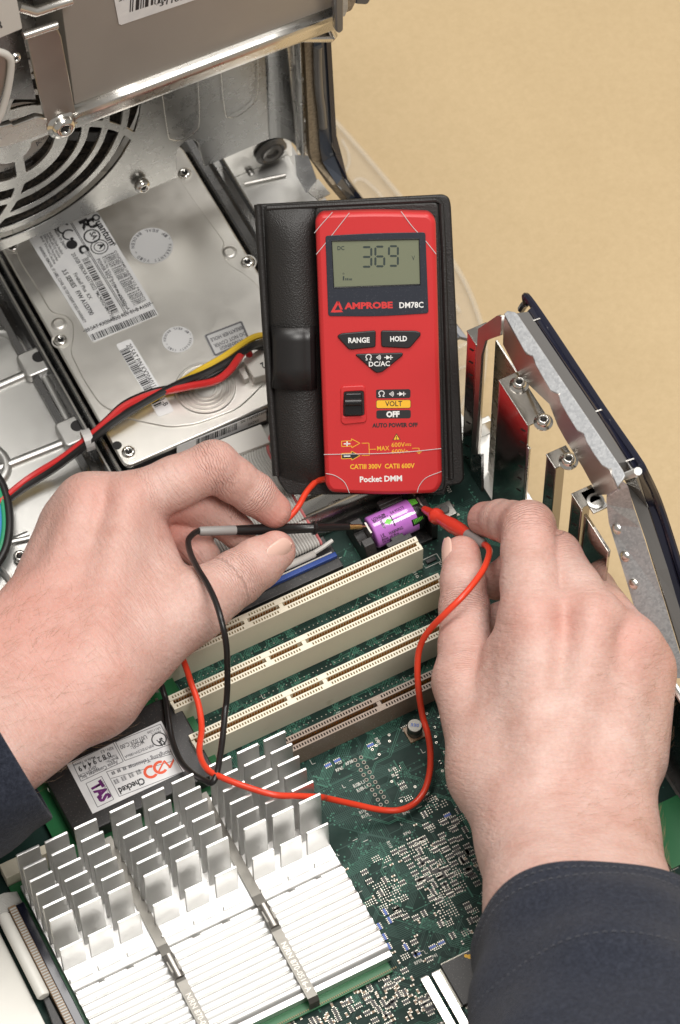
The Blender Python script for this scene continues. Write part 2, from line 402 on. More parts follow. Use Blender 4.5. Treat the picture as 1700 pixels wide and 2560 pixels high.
# ------------------------------------------------------------------ motherboard
mobo = thing('motherboard', 'dark green circuit board with three beige card slots and one brown slot', 'circuit board', (-90, -100, -1.6))
pc = [(-262, 31), (9, 31), (9, 47), (43, 47), (43, -280), (-262, -280)]
MB().prism(pc, -1.6, 0).build('board', MT['pcb'], mobo, bev=.2)
def ribbon(m, pts, wd, z):
    p = np.array(pts, float)
    for i in range(len(p) - 1):
        d = p[i + 1] - p[i]; l = np.hypot(*d)
        if l < 1e-6: continue
        d /= l; n_ = np.array([-d[1], d[0]]) * wd / 2; a = p[i] - d * wd * .2; b = p[i + 1] + d * wd * .2
        m.add([(*(a - n_), z), (*(b - n_), z), (*(b + n_), z), (*(a + n_), z)], [(0, 1, 2, 3)])
tr = MB(); tr2 = MB(); via = MB(); pad = MB(); silk = MB(); holes = MB()
rt = random.Random(11)
def inb(x, y): return -140 < x < 41 and -225 < y < 29
def dot(m, x, y, r, z, n=6):
    m.add([(x + r * math.cos(k * 2 * math.pi / n), y + r * math.sin(k * 2 * math.pi / n), z) for k in range(n)], [tuple(range(n))])
def bundle(x, y, a, n, pitch, legs, m, wd=.22):
    zb = rt.uniform(.012, .05)
    for i in range(n):
        o = (i - n / 2) * pitch; cx, cy = x - o * math.sin(a), y + o * math.cos(a); pts = [(cx, cy)]; aa = a; oo = o
        for L, tn in legs:
            L2 = L + rt.uniform(-.6, .6) * (0 if tn else 2) - oo * math.tan(tn / 2) if tn else L + rt.uniform(-3, 3)
            cx += math.cos(aa) * max(L2, .5); cy += math.sin(aa) * max(L2, .5); pts.append((cx, cy))
            if tn: aa += tn
        if all(inb(*q) for q in pts): 
            ribbon(m, pts, wd, zb + i * .0004)
            dot(via, *pts[-1], .42, .07); dot(via, *pts[0], .42, .07)
for k in range(520):
    x, y = rt.uniform(-130, 38), rt.uniform(-222, 28)
    a = rt.choice((0, math.pi / 2, -math.pi / 2, math.pi, math.pi / 4, -math.pi / 4))
    tn = rt.choice((math.pi / 4, -math.pi / 4))
    bundle(x, y, a, rt.choice((1, 2, 3, 5, 8)), .62, [(rt.uniform(4, 16), tn), (rt.uniform(2, 7), -tn), (rt.uniform(4, 18), 0)], tr if rt.random() < .8 else tr2, rt.choice((.2, .24, .3)))
for k in range(26):   # escape traces between the card slots
    for yy in (-9, -29, -49):
        x = rt.uniform(-125, -4)
        bundle(x, yy + rt.uniform(-4, 4), rt.choice((math.pi / 2, math.pi / 4, 0)), rt.choice((2, 3, 4)), .8, [(rt.uniform(2, 4), math.pi / 4), (rt.uniform(1, 3), -math.pi / 4), (rt.uniform(1, 5), 0)], tr2, .3)
for k in range(1500):
    x, y = rt.uniform(-135, 40), rt.uniform(-222, 28); dot(via, x, y, rt.choice((.28, .36, .45)), .072)
# main comb of traces running toward the viewer next to the heat sink
for k in range(22):
    x = -88 + k * .8
    ribbon(tr, [(x, -70 - k * .5), (x, -96 - k * .7), (x + 8, -104 - k * .7), (x + 8, -130 - k * .2), (x + 3, -136)], .24, .055 + k * .0003)
smd_b = MB(); smd_t = MB(); smd_bl = MB()
def chip(x, y, dx, dy, m, h=.55):
    m.box(x - dx / 2, x + dx / 2, y - dy / 2, y + dy / 2, 0, h)
    if dx > dy:
        for s_ in (-1, 1): pad.box(x + s_ * dx / 2 - .16, x + s_ * dx / 2 + .16, y - dy / 2 - .03, y + dy / 2 + .03, 0, h + .03)
    else:
        for s_ in (-1, 1): pad.box(x - dx / 2 - .03, x + dx / 2 + .03, y + s_ * dy / 2 - .16, y + s_ * dy / 2 + .16, 0, h + .03)
def rpack(x, y, m, horiz=True, n=4):
    a, b = (2.9, 1.0) if horiz else (1.0, 2.9)
    m.box(x - a / 2, x + a / 2, y - b / 2, y + b / 2, 0, .6)
    for i in range(n):
        q = (i - (n - 1) / 2) * .8
        for s_ in (-1, 1):
            if horiz: pad.box(x + q - .17, x + q + .17, y + s_ * .85 - .26, y + s_ * .85 + .26, 0, .42)
            else: pad.box(x + s_ * .85 - .26, x + s_ * .85 + .26, y + q - .17, y + q + .17, 0, .42)
for x, y in ((-75, -68.6), (-79.4, -68.7), (-59.4, -68.7), (-46, -112), (-79, -161), (-75, -161), (-86, -161)): rpack(x, y, smd_bl)
for x, y in ((-89, -138.5), (-89, -142.5), (-94, -143), (-94.3, -148), (-94.6, -152.5), (-88.6, -156)): rpack(x, y, smd_bl, False)
def clear(x, y):
    return not (-100 > x or (-90 < x < -64 and y < -166) or (-72 < x < -62 and -97 < y < -69) or (x < -64 and y > -112) or y > -63)
cnt = 0
for k in range(900):     # dense field right of the heat sink
    x = rt.choice([-94 + i * 1.9 for i in range(64)]) + rt.uniform(-.2, .2); y = -66 - rt.choice([i * 2.3 for i in range(68)]) + rt.uniform(-.2, .2)
    if not clear(x, y): continue
    dens = min(1, max(.12, (-y - 70) / 60)) * (1 if x > -80 or y < -125 else .35)
    if rt.random() > dens: continue
    c = rt.random()
    if c < .42: rpack(x, y, smd_b, rt.random() < .6)
    elif c < .78: chip(x, y, *rt.choice(((1.3, .7), (.7, 1.3))), rt.choice((smd_t, smd_b, smd_t)))
    else:
        for i in range(4):
            for j in range(3): dot(pad_d := pad, x + i * .95, y + j * .95, .24, .06)
for (x0, y0, nx, ny, d) in ((-88, -126, 9, 10, 1.15), (-72, -118, 11, 3, 1.2), (-70, -140, 7, 12, 1.2), (-58, -128, 4, 14, 1.3), (-44, -150, 8, 9, 1.25), (-52, -104, 8, 4, 1.2)):
    for i in range(nx):
        for j in range(ny):
            if rt.random() < .85: dot(pad, x0 + i * d, y0 - j * d, .26, .06)
for row in range(13):     # ranks of resistor networks
    for i in range(rt.randint(4, 9)):
        x = -70 + row * 4.1 + rt.uniform(-.15, .15); y = -118 - i * 3.6 - (row % 4) * 5
        if clear(x, y) and rt.random() < .9: rpack(x, y, smd_b, True)
for k in range(150):      # strip below the heat sink
    x = rt.uniform(-150, -92); y = rt.uniform(-186, -163)
    (rpack(x, y, smd_b, rt.random() < .5) if rt.random() < .5 else chip(x, y, *rt.choice(((1.7, .9), (.9, 1.7))), smd_t))
ring_ = MB()
for i in range(10):       # empty plated header holes in two ranks
    for x in (-68.2, -65.4):
        y = -71.7 - i * 2.57; m_ = [(.85, .02), (.85, .08), (.55, .08), (.55, .02)]; ring_.lathe(m_, BOARD.at(x, y), n=12); dot(holes, x, y, .55, .07, 12)
for k in range(70):
    x, y = rt.uniform(-60, 36), rt.uniform(-100, -64); pad.lathe([(.6, .02), (.6, .07), (.32, .07)], BOARD.at(x, y), n=8); dot(holes, x, y, .32, .06, 8)
for k in range(170):      # silkscreen ticks and corner marks
    x, y = rt.uniform(-95, 38), rt.uniform(-220, 26); L = rt.uniform(.8, 2.6); ribbon(silk, [(x, y), (x + L, y)] if rt.random() < .5 else [(x, y + L), (x, y), (x + L * .6, y)], .22, .06)
for yy in (-6.5, -26.8, -47.1):   # soldered pin row along each card slot
    for i in range(60):
        x = -126 + i * 2.1; dot(pad, x, yy, .26, .06)
tr.build('trace_copper', MT['trace'], mobo)['kind'] = 'stuff'
tr2.build('trace_copper', MT['trace2'], mobo)['kind'] = 'stuff'
via.build('via_dots', MT['trace2'], mobo)['kind'] = 'stuff'
ring_.build('plated_rings', MT['ring'], mobo)['kind'] = 'stuff'
pad.build('solder_pads', MT['solder'], mobo)['kind'] = 'stuff'
holes.build('drill_holes', MT['dark_gap'], mobo)['kind'] = 'stuff'
silk.build('silkscreen_marks', MT['silk'], mobo)['kind'] = 'stuff'
smd_b.build('resistor_networks', MT['smd_dark'], mobo)['kind'] = 'stuff'
smd_t.build('ceramic_capacitors', MT['smd_tan'], mobo)['kind'] = 'stuff'
smd_bl.build('resistor_networks', MT['smd_blue'], mobo)['kind'] = 'stuff'
for s_, x, y, L, rot in (('RP38', -72.6, -72.2, 3.4, 0), ('RP65', -77.6, -73, 3.4, 0), ('RP39', -56.4, -66.6, 3.4, -1), ('R110', -58, -83.2, 3, 0), ('R112', -58, -86, 3, 0), ('R113', -57.6, -90.5, 3, 0), ('R116', -57.6, -93.2, 3, 0),
                     ('R109-1.1', -74, -85.5, 5, 0), ('R108-1.1', -74.4, -83, 5, 0), ('R114', -77.5, -92.2, 3, 0), ('R115', -77.8, -94.8, 3, 0), ('R117', -77.8, -97, 3, 0), ('RP42', -62, -103.5, 3, 0), ('RP41', -66, -112, 3, 0),
                     ('R119', -74, -111, 3.2, -1), ('C71', -66, -128, 2.5, -1), ('C69', -71, -130, 2.5, -1), ('RP52', -66, -134, 3, -1), ('R120', -66, -142, 3, -1), ('J10', -4.6, -3.0, 3.6, -1), ('112', 27.5, 38, 3, -1), ('FD21', 28, 29, 4.2, -1), ('D1', 7.5, -4.5, 2, -1), ('R18', -96, -56.5, 3, 0), ('RN', -78, -53.6, 3, 0), ('RP59', -88.8, -164.5, 3.4, 0), ('RP41', -82, -165.3, 3, 0), ('100', 31, -168, 5, 0)):
    fr = ZF(0.0); a = (x, y); b = (x + L, y) if rot == 0 else (x, y - L)
    text(s_, a, b, 1.35 if L < 4 else 1.6, fr, MT['silk'], mobo, local=True, bold=.02, lift=.07)
lines(poly_loop([(33.4, 30), (33.4, 35), (38.4, 35), (38.4, 30)]) + poly_loop([(1.2, .2), (1.2, -4), (8.8, -4), (8.8, .2)]), .25, BOARD, MT['silk'], mobo, lift=.07)
MB().box(2.6, 7.2, -2.8, -1.0, 0, 1.2).build('diode', MT['smd_dark'], mobo, bev=.15)

def card_slot(name, label, x0, x1, yc, h, w_, mat, inside, keys, parent):
    ch = 2.0; m = MB(); bed = MB(); con = MB(); lay = 1.3; pitch = 1.27
    wy = [(yc + ch / 2, yc + w_ / 2), (yc - w_ / 2, yc - ch / 2)]
    m.box(x0, x1, yc - w_ / 2, yc + w_ / 2, 0.3, h - 7)
    for y0, y1 in wy:
        m.box(x0, x1, y0, y1, h - 7, h - lay)
        m.box(x0, x1, y0, y0 + .65, h - lay, h); m.box(x0, x1, y1 - .65, y1, h - lay, h)
        bed.box(x0 + 1.5, x1 - 1.5, y0 + .65, y1 - .65, h - lay, h - lay + .25)
        x = x0 + 1.6; segs = []; last = x0
        while x < x1 - 1.8:
            if not any(abs(x + .32 - k) < 2.2 for k in keys):
                m.box(last, x, y0 + .65, y1 - .65, h - lay, h - .002); last = x + .64
                yy = y0 if y0 > yc else y1; s_ = -1 if y0 > yc else 1
                con.add([(x - .1, yy, h - 6), (x + .75, yy, h - 6), (x + .75, yy + s_ * .45, h - 3.2), (x - .1, yy + s_ * .45, h - 3.2), (x - .1, yy, h - .9), (x + .75, yy, h - .9)],
                        [(0, 1, 2, 3), (3, 2, 5, 4), (0, 3, 4), (1, 5, 2)])
            x += pitch
        m.box(last, x1, y0 + .65, y1 - .65, h - lay, h - .002)
    m.box(x0, x0 + 1.3, yc - ch / 2, yc + ch / 2, h - 7, h - .9); m.box(x1 - 1.3, x1, yc - ch / 2, yc + ch / 2, h - 7, h - .9)
    for k in keys: m.box(k - .9, k + .9, yc - ch / 2, yc + ch / 2, h - 7, h - .3)
    o = m.build(name, MT[mat], parent)
    o['label'] = label
    bed.build('slit_bed', MT[inside], o); con.build('contact_row', MT['gold'], o)
    MB().box(x0 + 1.3, x1 - 1.3, yc - ch / 2, yc + ch / 2, h - 7, h - 6.6).build('channel_floor', MT['slot_inside' if mat == 'beige' else 'slot_dark'], o)
    return o
card_slot('card_slot', 'beige card slot nearest the purple battery', -128, 0, 0, 17.2, 7.04, 'beige', 'slot_inside', (-66.4, -83), mobo)
card_slot('card_slot', 'middle one of the three beige card slots', -128, 0, -20.32, 17.2, 7.04, 'beige', 'slot_inside', (-65.7, -82.8), mobo)
card_slot('card_slot', 'beige card slot next to the brown slot', -128, 0, -40.64, 17.2, 7.04, 'beige', 'slot_inside', (-66.2, -83.2), mobo)
card_slot('graphics_slot', 'brown slot beside the heat sink', -98, -22, -58.9, 14, 7.2, 'slot_brown', 'slot_dark', (-50.3,), mobo)

# ribbon socket with blue stripe
so = MB(); so.box(-92, -31.5, 9.8, 22.5, 0, 7.5).build('ribbon_socket', MT['black'], mobo, bev=.4)
MB().box(-91, -32.2, 14.4, 16.6, 7.5, 9.6).build('blue_strip', MT['blue_plastic'], so_ := [c for c in mobo.children if c.name.startswith('ribbon_socket')][0], bev=.2)
MB().box(-91, -33.5, 16.9, 17.5, 7.5, 9.2).build('pin_row', MT['grey_plastic'], so_)
MB().box(-91, -33.5, 21.4, 25.2, 6.5, 11).build('cable_plug', MT['black'], so_, bev=.3)
MB().tube([(-90, 19.4, 10.2), (-41, 19.4, 10.2), (-40.4, 19.4, 10.2)], [1.6, 1.6, 1.2], 10).build('strain_bar', MT['grey_plastic'], so_, smooth=True)
MB().tube([(-41, 19.8, 10.4), (-36, 20.4, 10.6), (-31, 21.4, 10.9)], [1.1, 1.0, .9], 8).build('strain_bar', MT['grey_plastic'], so_, smooth=True)

# coin-cell style tall capacitor, push button, chip, white connectors
cp = MB(); f = BOARD.at(-40.2, -72); cp.lathe([(3.3, 1.2), (3.3, 2), (3.0, 2.4), (3.3, 2.8), (3.3, 6.6), (2.9, 7.2), (0, 7.2)], f, 20)
cpo = cp.build('electrolytic_capacitor', MT['strap_steel'], mobo, smooth=True)
MB().box(-44, -36.4, -75.8, -68.2, 0, 1.2).build('capacitor_foot', MT['smd_tan'], cpo, bev=.2)
text('330', (-42, -71.5), (-39, -73.5), 1.4, ZF(7.25), MT['smd_blue'], cpo, local=True, bold=.03)
bt = MB().box(16.6, 25.2, 11.8, 19.2, .6, 4.6).build('push_button', MT['clip_steel'], mobo, bev=.4)
MB().lathe([(2.0, 4.6), (2.0, 5.6), (1.7, 6.0), (0, 6.0)], BOARD.at(20.9, 15.5), 18).build('button_cap', MT['grey_shell'], bt, smooth=True)
for xx in (15.4, 25.2):
    for yy in (12.4, 17.4): MB().box(xx, xx + 1.6, yy, yy + 1.1, .1, .7).build('solder_leg', MT['solder'], bt)
qf = MB().box(-80.4, -66.2, -189.6, -170, .3, 2.6).build('flat_chip', MT['black'], mobo, bev=.3)
pm = MB()
for i in range(34):
    yy = -171 - i * .54
    pm.box(-81.6, -80.3, yy - .13, yy + .13, .1, .5); pm.box(-66.3, -65.1, yy - .13, yy + .13, .1, .5)
for i in range(24):
    xx = -79.4 + i * .55; pm.box(xx - .13, xx + .13, -190.8, -189.5, .1, .5); pm.box(xx - .13, xx + .13, -170.1, -168.9, .1, .5)
pm.build('pin_row', MT['solder'], qf)['kind'] = 'stuff'
dot_ = MB(); dot_.lathe([(1.0, 2.63), (0, 2.66)], BOARD.at(-68.2, -172.3), 12); dot_.lathe([(.8, 2.63), (0, 2.66)], BOARD.at(-69.3, -171.4), 12); dot_.build('paint_dot', MT['print_yellow'], qf)
for x0 in (-90.2, -85.2):
    wc = MB(); wc.box(x0, x0 + 2.9, -200, -171.6, 0, 3.0)
    o = wc.build('board_connector', MT['grey_plastic'], mobo)
    c2 = MB()
    for i in range(36): c2.box(x0 - .2, x0 + 3.1, -172.6 - i * .76 - .26, -172.6 - i * .76 + .26, 0.2, 3.5)
    c2.build('contact_row', MT['screw_metal'], o)['kind'] = 'stuff'
MB().box(24, 43, -176, -148, .3, 1.2).build('green_cover', MT['pcb_light'], mobo, bev=.2)
# battery holder
bh = MB()
bh.box(-21, 12.5, 6.5, 27.5, 0, 2.5)
bh.prism([(6.5, 0), (27.5, 0), (27.5, 10), (24, 15), (20.5, 15), (20.5, 10), (13.5, 10), (13.5, 15), (10, 15), (6.5, 10)], 0, 5.0, Frame((-16.4, 0, 0), (0, 1, 0), (0, 0, 1)).at(0, 0, -5.0))
bh.prism([(6.5, 0), (27.5, 0), (27.5, 12), (24, 16), (10, 16), (6.5, 12)], 0, 3.0, Frame((9.8, 0, 0), (0, 1, 0), (0, 0, 1)))
bh.box(-12, 0, 6.0, 8.4, 0, 13.0); bh.box(-9, -3, 8.0, 10.0, 10.5, 13.0); bh.box(-6, 5, 25.8, 28.4, 0, 13.5); bh.box(-6, 5, 24.0, 25.8, 11.5, 13.5)
bho = bh.build('battery_holder', MT['black'], mobo, bev=.4)
MB().box(-16.4, -15.4, 14, 20, 4, 16.6).build('spring_contact', MT['clip_steel'], bho, bev=.15)
MB().box(9.0, 9.8, 14, 20, 4, 18.0).build('spring_contact', MT['clip_steel'], bho, bev=.15)
MB().box(8.4, 9.2, 21, 27.5, 9, 18.5).build('spring_contact', MT['clip_steel'], bho, bev=.15)

# ------------------------------------------------------------------ battery
bat = thing('battery', 'purple and black cylindrical lithium battery lying in the holder', 'battery', (-3, 17, 3))
BR = 7.3; BC = (17.0, 10.6)
bf = Frame((-15.0, BC[0], BC[1]), (0, 1, 0), (0, 0, 1))   # z axis along +x
MB().lathe([(0, 0), (2.5, 0), (2.7, .2), (6.4, .3), (7.0, .6), (BR, 1.2), (BR, 20.4)], bf, 40).build('purple_sleeve', MT['battery_purple'], bat, smooth=True)
MB().lathe([(BR, 20.4), (BR, 23.6), (7.0, 24.2), (6.2, 24.5), (0, 24.5)], bf, 40).build('black_end', MT['black_gloss'], bat, smooth=True)
def cyl_patch(m, quads):   # patches printed on the battery barrel; (x along, angle deg) polygons as strips
    for x0, x1, a0, a1 in quads:
        G = []
        for k in range(7):
            a = math.radians(a0 + (a1 - a0) * k / 6); r_ = BR + .06
            G.append([(-15 + x0, BC[0] + r_ * math.cos(a), BC[1] + r_ * math.sin(a)), (-15 + x1, BC[0] + r_ * math.cos(a), BC[1] + r_ * math.sin(a))])
        m.grid(G)
def cyl_text(s, x0, L, a0, h, mat, parent):
    me = text_mesh(s, .02); xs = [v.co.x for v in me.vertices]; k = L / (max(xs) - min(xs)); x_ = min(xs)
    bm = bmesh.new(); bm.from_mesh(me); bmesh.ops.triangulate(bm, faces=bm.faces); bm.to_mesh(me); bm.free()
    for v in me.vertices:
        u = x0 + (v.co.x - x_) * k; a = math.radians(a0) + v.co.y * h / .7 / BR
        v.co = Vector((-15 + u, BC[0] + (BR + .07) * math.cos(a), BC[1] + (BR + .07) * math.sin(a))) * S
    return finish('lettering', me, mat, parent)
g_ = MB(); cyl_patch(g_, [(20.6 + i * .5, 20.9 + i * .5, 55 + i * 2, 88) for i in range(6)] + [(18.2 + i * .7, 18.6 + i * .7, 135, 152 - i) for i in range(7)])
g_.build('green_stripes', MT['battery_green'], bat)
k_ = MB(); cyl_patch(k_, [(17.4, 23.2, 133, 158), (9.6, 10.1, 88, 128), (4.6, 5.0, 92, 118), (5.2, 5.5, 88, 122)] + [(6.5 + .7 * i, 6.8 + .7 * i, 82, 86) for i in range(4)]); k_.build('black_print', MT['black_gloss'], bat)
g2 = MB(); cyl_patch(g2, [(6.0 + i * .3, 6.32 + i * .3, 105 - (1.5 + i * 1.6 if i < 6 else 11 - (i - 6) * 1.7), 105 + (1.5 + i * 1.6 if i < 6 else 11 - (i - 6) * 1.7)) for i in range(12)])
g2.build('green_emblem', MT['battery_green'], bat)
cyl_text('LITHIUM', 2.0, 6.2, 78, -1.4, MT['print_black'], bat).scale = (1, 1, 1)
cyl_text('BATTERY', 2.0, 6.2, 88, -1.4, MT['print_black'], bat)
cyl_text('3.6 VOLTS', 10.5, 6.5, 84, -1.4, MT['print_black'], bat)
cyl_text('WARNING:', 6.0, 7.0, 150, -1.5, MT['print_black'], bat)
cyl_text('UL', 2.4, 2.0, 150, -2.0, MT['print_black'], bat)
cyl_text('Risk of fire', 2.4, 8, 161, -1.2, MT['print_black'], bat)
cyl_text('Do not charge', 2.4, 8, 171, -1.2, MT['print_black'], bat)

# ------------------------------------------------------------------ heat sink
hs = thing('heat_sink', 'large silver aluminium heat sink with stepped rows of fins', 'heat sink', (-157, -110, 2))
cols = [(-216.8, -206.4), (-204.4, -194.0), (-191.4, -181.2), (-175.8, -164.6), (-161.6, -151.2), (-148.2, -138.0), (-131.4, -121.2), (-118.8, -108.8), (-106.8, -96.6)]
def base_profile():
    p = [(-62, 2.2)]; y = -62
    pts = [(-62, 6.5)]
    for i in range(8):
        yc = -66 - 6.3 * i
        pts += [(yc + 2.2, 6.5), (yc + 1.2, 6.3)]
    for i in range(7):
        yc = -116.5 - 6.3 * i
        pts += [(yc + 3.1, 6.5), (yc + 2.2, 6.7), (yc + 1.2, 8.0), (yc + .4, 8.4), (yc - .5, 8.3), (yc - 1.9, 7.0)]
    pts += [(-156.6, 6.5), (-159, 6.5)]
    return pts
prof = base_profile(); y_ = [p[0] for p in prof]
hb = MB(); rows_ = []
for x in (-217, -96.4):
    rows_.append([(x, a, b) for a, b in prof] + [(x, -159, 2.2), (x, -62, 2.2)])
n_ = len(rows_[0]); hb.add(rows_[0] + rows_[1], [(i, (i + 1) % n_, n_ + (i + 1) % n_, n_ + i) for i in range(n_)] + [tuple(range(n_ - 1, -1, -1)), tuple(range(n_, 2 * n_))])
hbo = hb.build('base_plate', MT['fin_base'], hs, bev=.12, seg=1)
finm = {}
for ci, (xa, xb) in enumerate(cols):
    for i in range(9):
        yc = -66 - 6.3 * i; top = 43 if i < 6 else (27 if i == 6 else (9.4 if i == 7 else 8.9))
        th = 1.0
        m = MB(); w_ = xb - xa; key = (top, round(w_, 1))
        if key not in finm:
            m.prism([(0, 0), (w_, 0), (w_ * .985, top - 6.4), (w_ * .015, top - 6.4)], -th, th * .2, Frame((0, 0, 0), (1, 0, 0), (0, 0, 1)))
            me = m.mesh('fin'); me.materials.append(MT['fins']); me.polygons.foreach_set('use_smooth', [True] * len(me.polygons)); finm[key] = me
        o = bpy.data.objects.new('fin', finm[key]); col.objects.link(o); o.parent = hs; o.matrix_parent_inverse = Matrix.Translation(-hs.location)
        o.location = Vector((xa, yc, 6.4)) * S
        b = o.modifiers.new('bevel', 'BEVEL'); b.width = .3 * S; b.segments = 2; b.harden_normals = True; b.limit_method = 'ANGLE'
for x0, yend, ysw in ((-179.8, -163, -118), (-136.2, -162.5, -116)):
    xm = x0 + 2.6
    pth = [(y, z) for y, z in ((-60, 9), (-75, 8.2), (-100, 8.0), (ysw + 5, 8.2), (ysw, 9.2), (ysw - 4, 12.0), (ysw - 9, 12.2), (ysw - 13, 9.8), (ysw - 17, 9.4), (yend + 6, 9.4), (yend + 1.5, 9.4), (yend, 7.5), (yend - .5, -4))]
    mm = MB(); V = []
    for (y, z) in pth:
        V.append([(x0 + .5, y, z), (x0 + 4.9, y, z)])
    mm.grid(V); o = mm.build('spring_clip', MT['strap_steel'], hs); sd = o.modifiers.new('solid', 'SOLIDIFY'); sd.thickness = .7 * S; sd.offset = 0
    pt = MB(); pt.tube([(xm, ysw - 1, 11), (xm, ysw - 12, 11)], 2.1, 12); pt.build('clip_pin', MT['clip_steel'], o, smooth=True)
    text('N/RN 870-0516-A', (x0 + 1.5, ysw - 19), (x0 + 1.5, yend + 4), 2.4, ZF(9.8), MT['clip_steel'], o, local=True, lift=.06, bold=.01)
# processor card under the sink
cpu = thing('processor_card', 'green circuit card seated beneath the heat sink', 'circuit card', (-157, -110, 0))
MB().box(-221, -98.5, -163.5, -58, .8, 2.1).build('board', MT['pcb_light'], cpu, bev=.15)
sm = MB()
for i in range(60): sm.box(-150 + i * .9, -149.6 + i * .9, -162.9, -162.2, 2.1, 2.5)
sm.build('gold_contacts', MT['slot_inside'], cpu)['kind'] = 'stuff'
MB().box(-221, -213, -57.5, -50.5, 0, 9).build('card_latch', MT['beige'], cpu, bev=.3)
MB().box(-208, -196, -58, -54, 0, 16).build('card_latch', MT['beige'], cpu, bev=.3)

# ------------------------------------------------------------------ modem card with label
mod = thing('modem_card', 'black covered modem card with white certification label beside the heat sink', 'modem', (-155, -36, 0))
MB().box(-196, -120, -60, 12, 3.0, 4.4).build('board', MT['pcb_light'], mod, bev=.1)
MB().prism(rpoly([(-188.5, -56.5), (-124.5, -56.5), (-124.5, -16), (-131, -14.5), (-182, -14.5), (-188.5, -24)], 2.0), 4.4, 13.6).build('cover', MT['black'], mod, bev=.8)
screw((-186.5, -27.5, 4.4), (0, 0, 1), mod, 2.6, 1.8)
LF = ZF(13.7)
lb = [LF.hit(*(np.array(q) * 1.0842)) for q in ((163, 1775), (375, 1660), (430, 1780), (213, 1872))]
xl, xr_, yb, yt = -178, -134.6, -49.6, -24.2
lab = MB().box(xl, xr_, yb, yt, 13.55, 13.75).build('label', MT['paper'], mod)
def rel(u, v): return (xl + (xr_ - xl) * u, yb + (yt - yb) * v)   # u right, v up (away)
R6 = (60, 1750, 3.5636)
L2 = ZF(13.76)
def rr(q): return L2.hit(*zc(R6, [q])[0])
for box_ in (((430, 560), (795, 380), (885, 548), (508, 725)), ((815, 375), (1215, 215), (1310, 392), (900, 540)), ((735, 640), (1320, 480), (1415, 640), (850, 860)), ((552, 745), (690, 680), (800, 885), (655, 955))):
    lines(poly_loop([rr(q) for q in box_]), .28, L2, MT['print_grey'], lab)
lines([(rr((775, 700)), rr((1340, 540)))], .25, L2, MT['print_grey'], lab)
def t6(s, a, b, h, mat='print_grey', bold=.02): text(s, rr(a), rr(b), h, L2, MT[mat], lab, local=True, bold=bold)
t6('NRTL / C', (1215, 268), (1130, 300), 1.1); t6('LR111200', (1210, 240), (1095, 285), 1.0)
t6('U01.029.C.00', (1085, 310), (850, 408), 1.9); t6('MODEL:', (1055, 355), (945, 415), 1.8); t6('INPUT:DC5V=180mA', (1150, 395), (893, 500), 1.2)
t6('SA', (1230, 335), (1180, 362), 3.4, 'print_black', .04)
c_ = rr((1203, 350)); lines(poly_loop(circ(c_[0], c_[1], 3.0, 22)), .5, L2, MT['print_black'], lab)
t6('Hongkong Telecom', (1305, 440), (960, 575), 1.9); 
t6('Apple Computer, Inc.', (830, 535), (500, 685), 1.7); t6('APPLE', (640, 580), (570, 608), 1.3); t6('U01.029.C.00', (660, 600), (480, 672), 1.2)
t6('Model No.:', (835, 505), (725, 548), 1.2); t6('Trade Name:', (825, 480), (700, 528), 1.2); t6('0 8 2 9 4 4 9', (760, 462), (475, 600), 2.4, 'print_black'); t6('Made in Taiwan', (630, 500), (440, 575), 1.2); t6('REN : 0.3', (790, 415), (680, 455), 1.3)
t6('Checked', (1060, 690), (835, 790), 2.9, 'print_black', .03)
cj = MB(); rc = random.Random(3)
for base, n, h, st in (((1020, 640), 4, 2.2, (-66, 28)), ((945, 590), 4, 1.5, (-50, 20))):
    for i in range(n):
        c0 = rr((base[0] + st[0] * i, base[1] + st[1] * i))
        for k in range(4): cj.add([L2.w(c0[0] - h / 2, c0[1] - h / 2 + k * h / 4, .06), L2.w(c0[0] + h / 2, c0[1] - h / 2 + k * h / 4, .06), L2.w(c0[0] + h / 2, c0[1] - h / 2 + k * h / 4 + .22, .06), L2.w(c0[0] - h / 2, c0[1] - h / 2 + k * h / 4 + .22, .06)], [(0, 1, 2, 3)])
        for k in (0.15, .7): cj.add([L2.w(c0[0] - h / 2 + k * h, c0[1] - h / 2, .06), L2.w(c0[0] - h / 2 + k * h + .22, c0[1] - h / 2, .06), L2.w(c0[0] - h / 2 + k * h + .22, c0[1] + h / 2, .06), L2.w(c0[0] - h / 2 + k * h, c0[1] + h / 2, .06)], [(0, 1, 2, 3)])
cj.build('characters', MT['print_grey'], lab)
def arc_print(c, r0, r1, a0, a1, fr, mat, parent, n=18, lift=.06, name='emblem'):
    G = [[fr.w(c[0] + r * math.cos(a0 + (a1 - a0) * k / n), c[1] + r * math.sin(a0 + (a1 - a0) * k / n), lift) for r in (r0, r1)] for k in range(n + 1)]
    return MB().grid(G).build(name, mat, parent)
c1 = rr((1215, 600)); arc_print(c1, 1.9, 3.1, math.radians(50), math.radians(310), L2, MT['print_orange'], lab)
c1 = rr((1130, 640)); arc_print(c1, 1.9, 3.1, math.radians(50), math.radians(310), L2, MT['print_orange'], lab)
for pa in (((1240, 545), (1290, 600), (1300, 585), (1252, 535)), ((1285, 610), (1330, 520), (1340, 540), (1310, 605)), ((1190, 640), (1240, 545), (1250, 555), (1205, 645))):
    q = [rr(p) for p in pa]; MB().add([L2.w(*p, .065) for p in q], [(0, 1, 2, 3)]).build('emblem', MT['print_orange'], lab)
text('TAS', rr((590, 760)), rr((690, 915)), 4.6, L2, MT['print_purple'], lab, local=True, bold=.06)
text('LABORATORY', rr((672, 712)), rr((765, 872)), 1.1, L2, MT['print_grey'], lab, local=True)
text('Apple', rr((1110, 110)), rr((1165, 185)), 1.8, ZF(4.4), MT['silk'], mod, local=True, bold=.03)
r7 = random.Random(5); sp_ = MB()
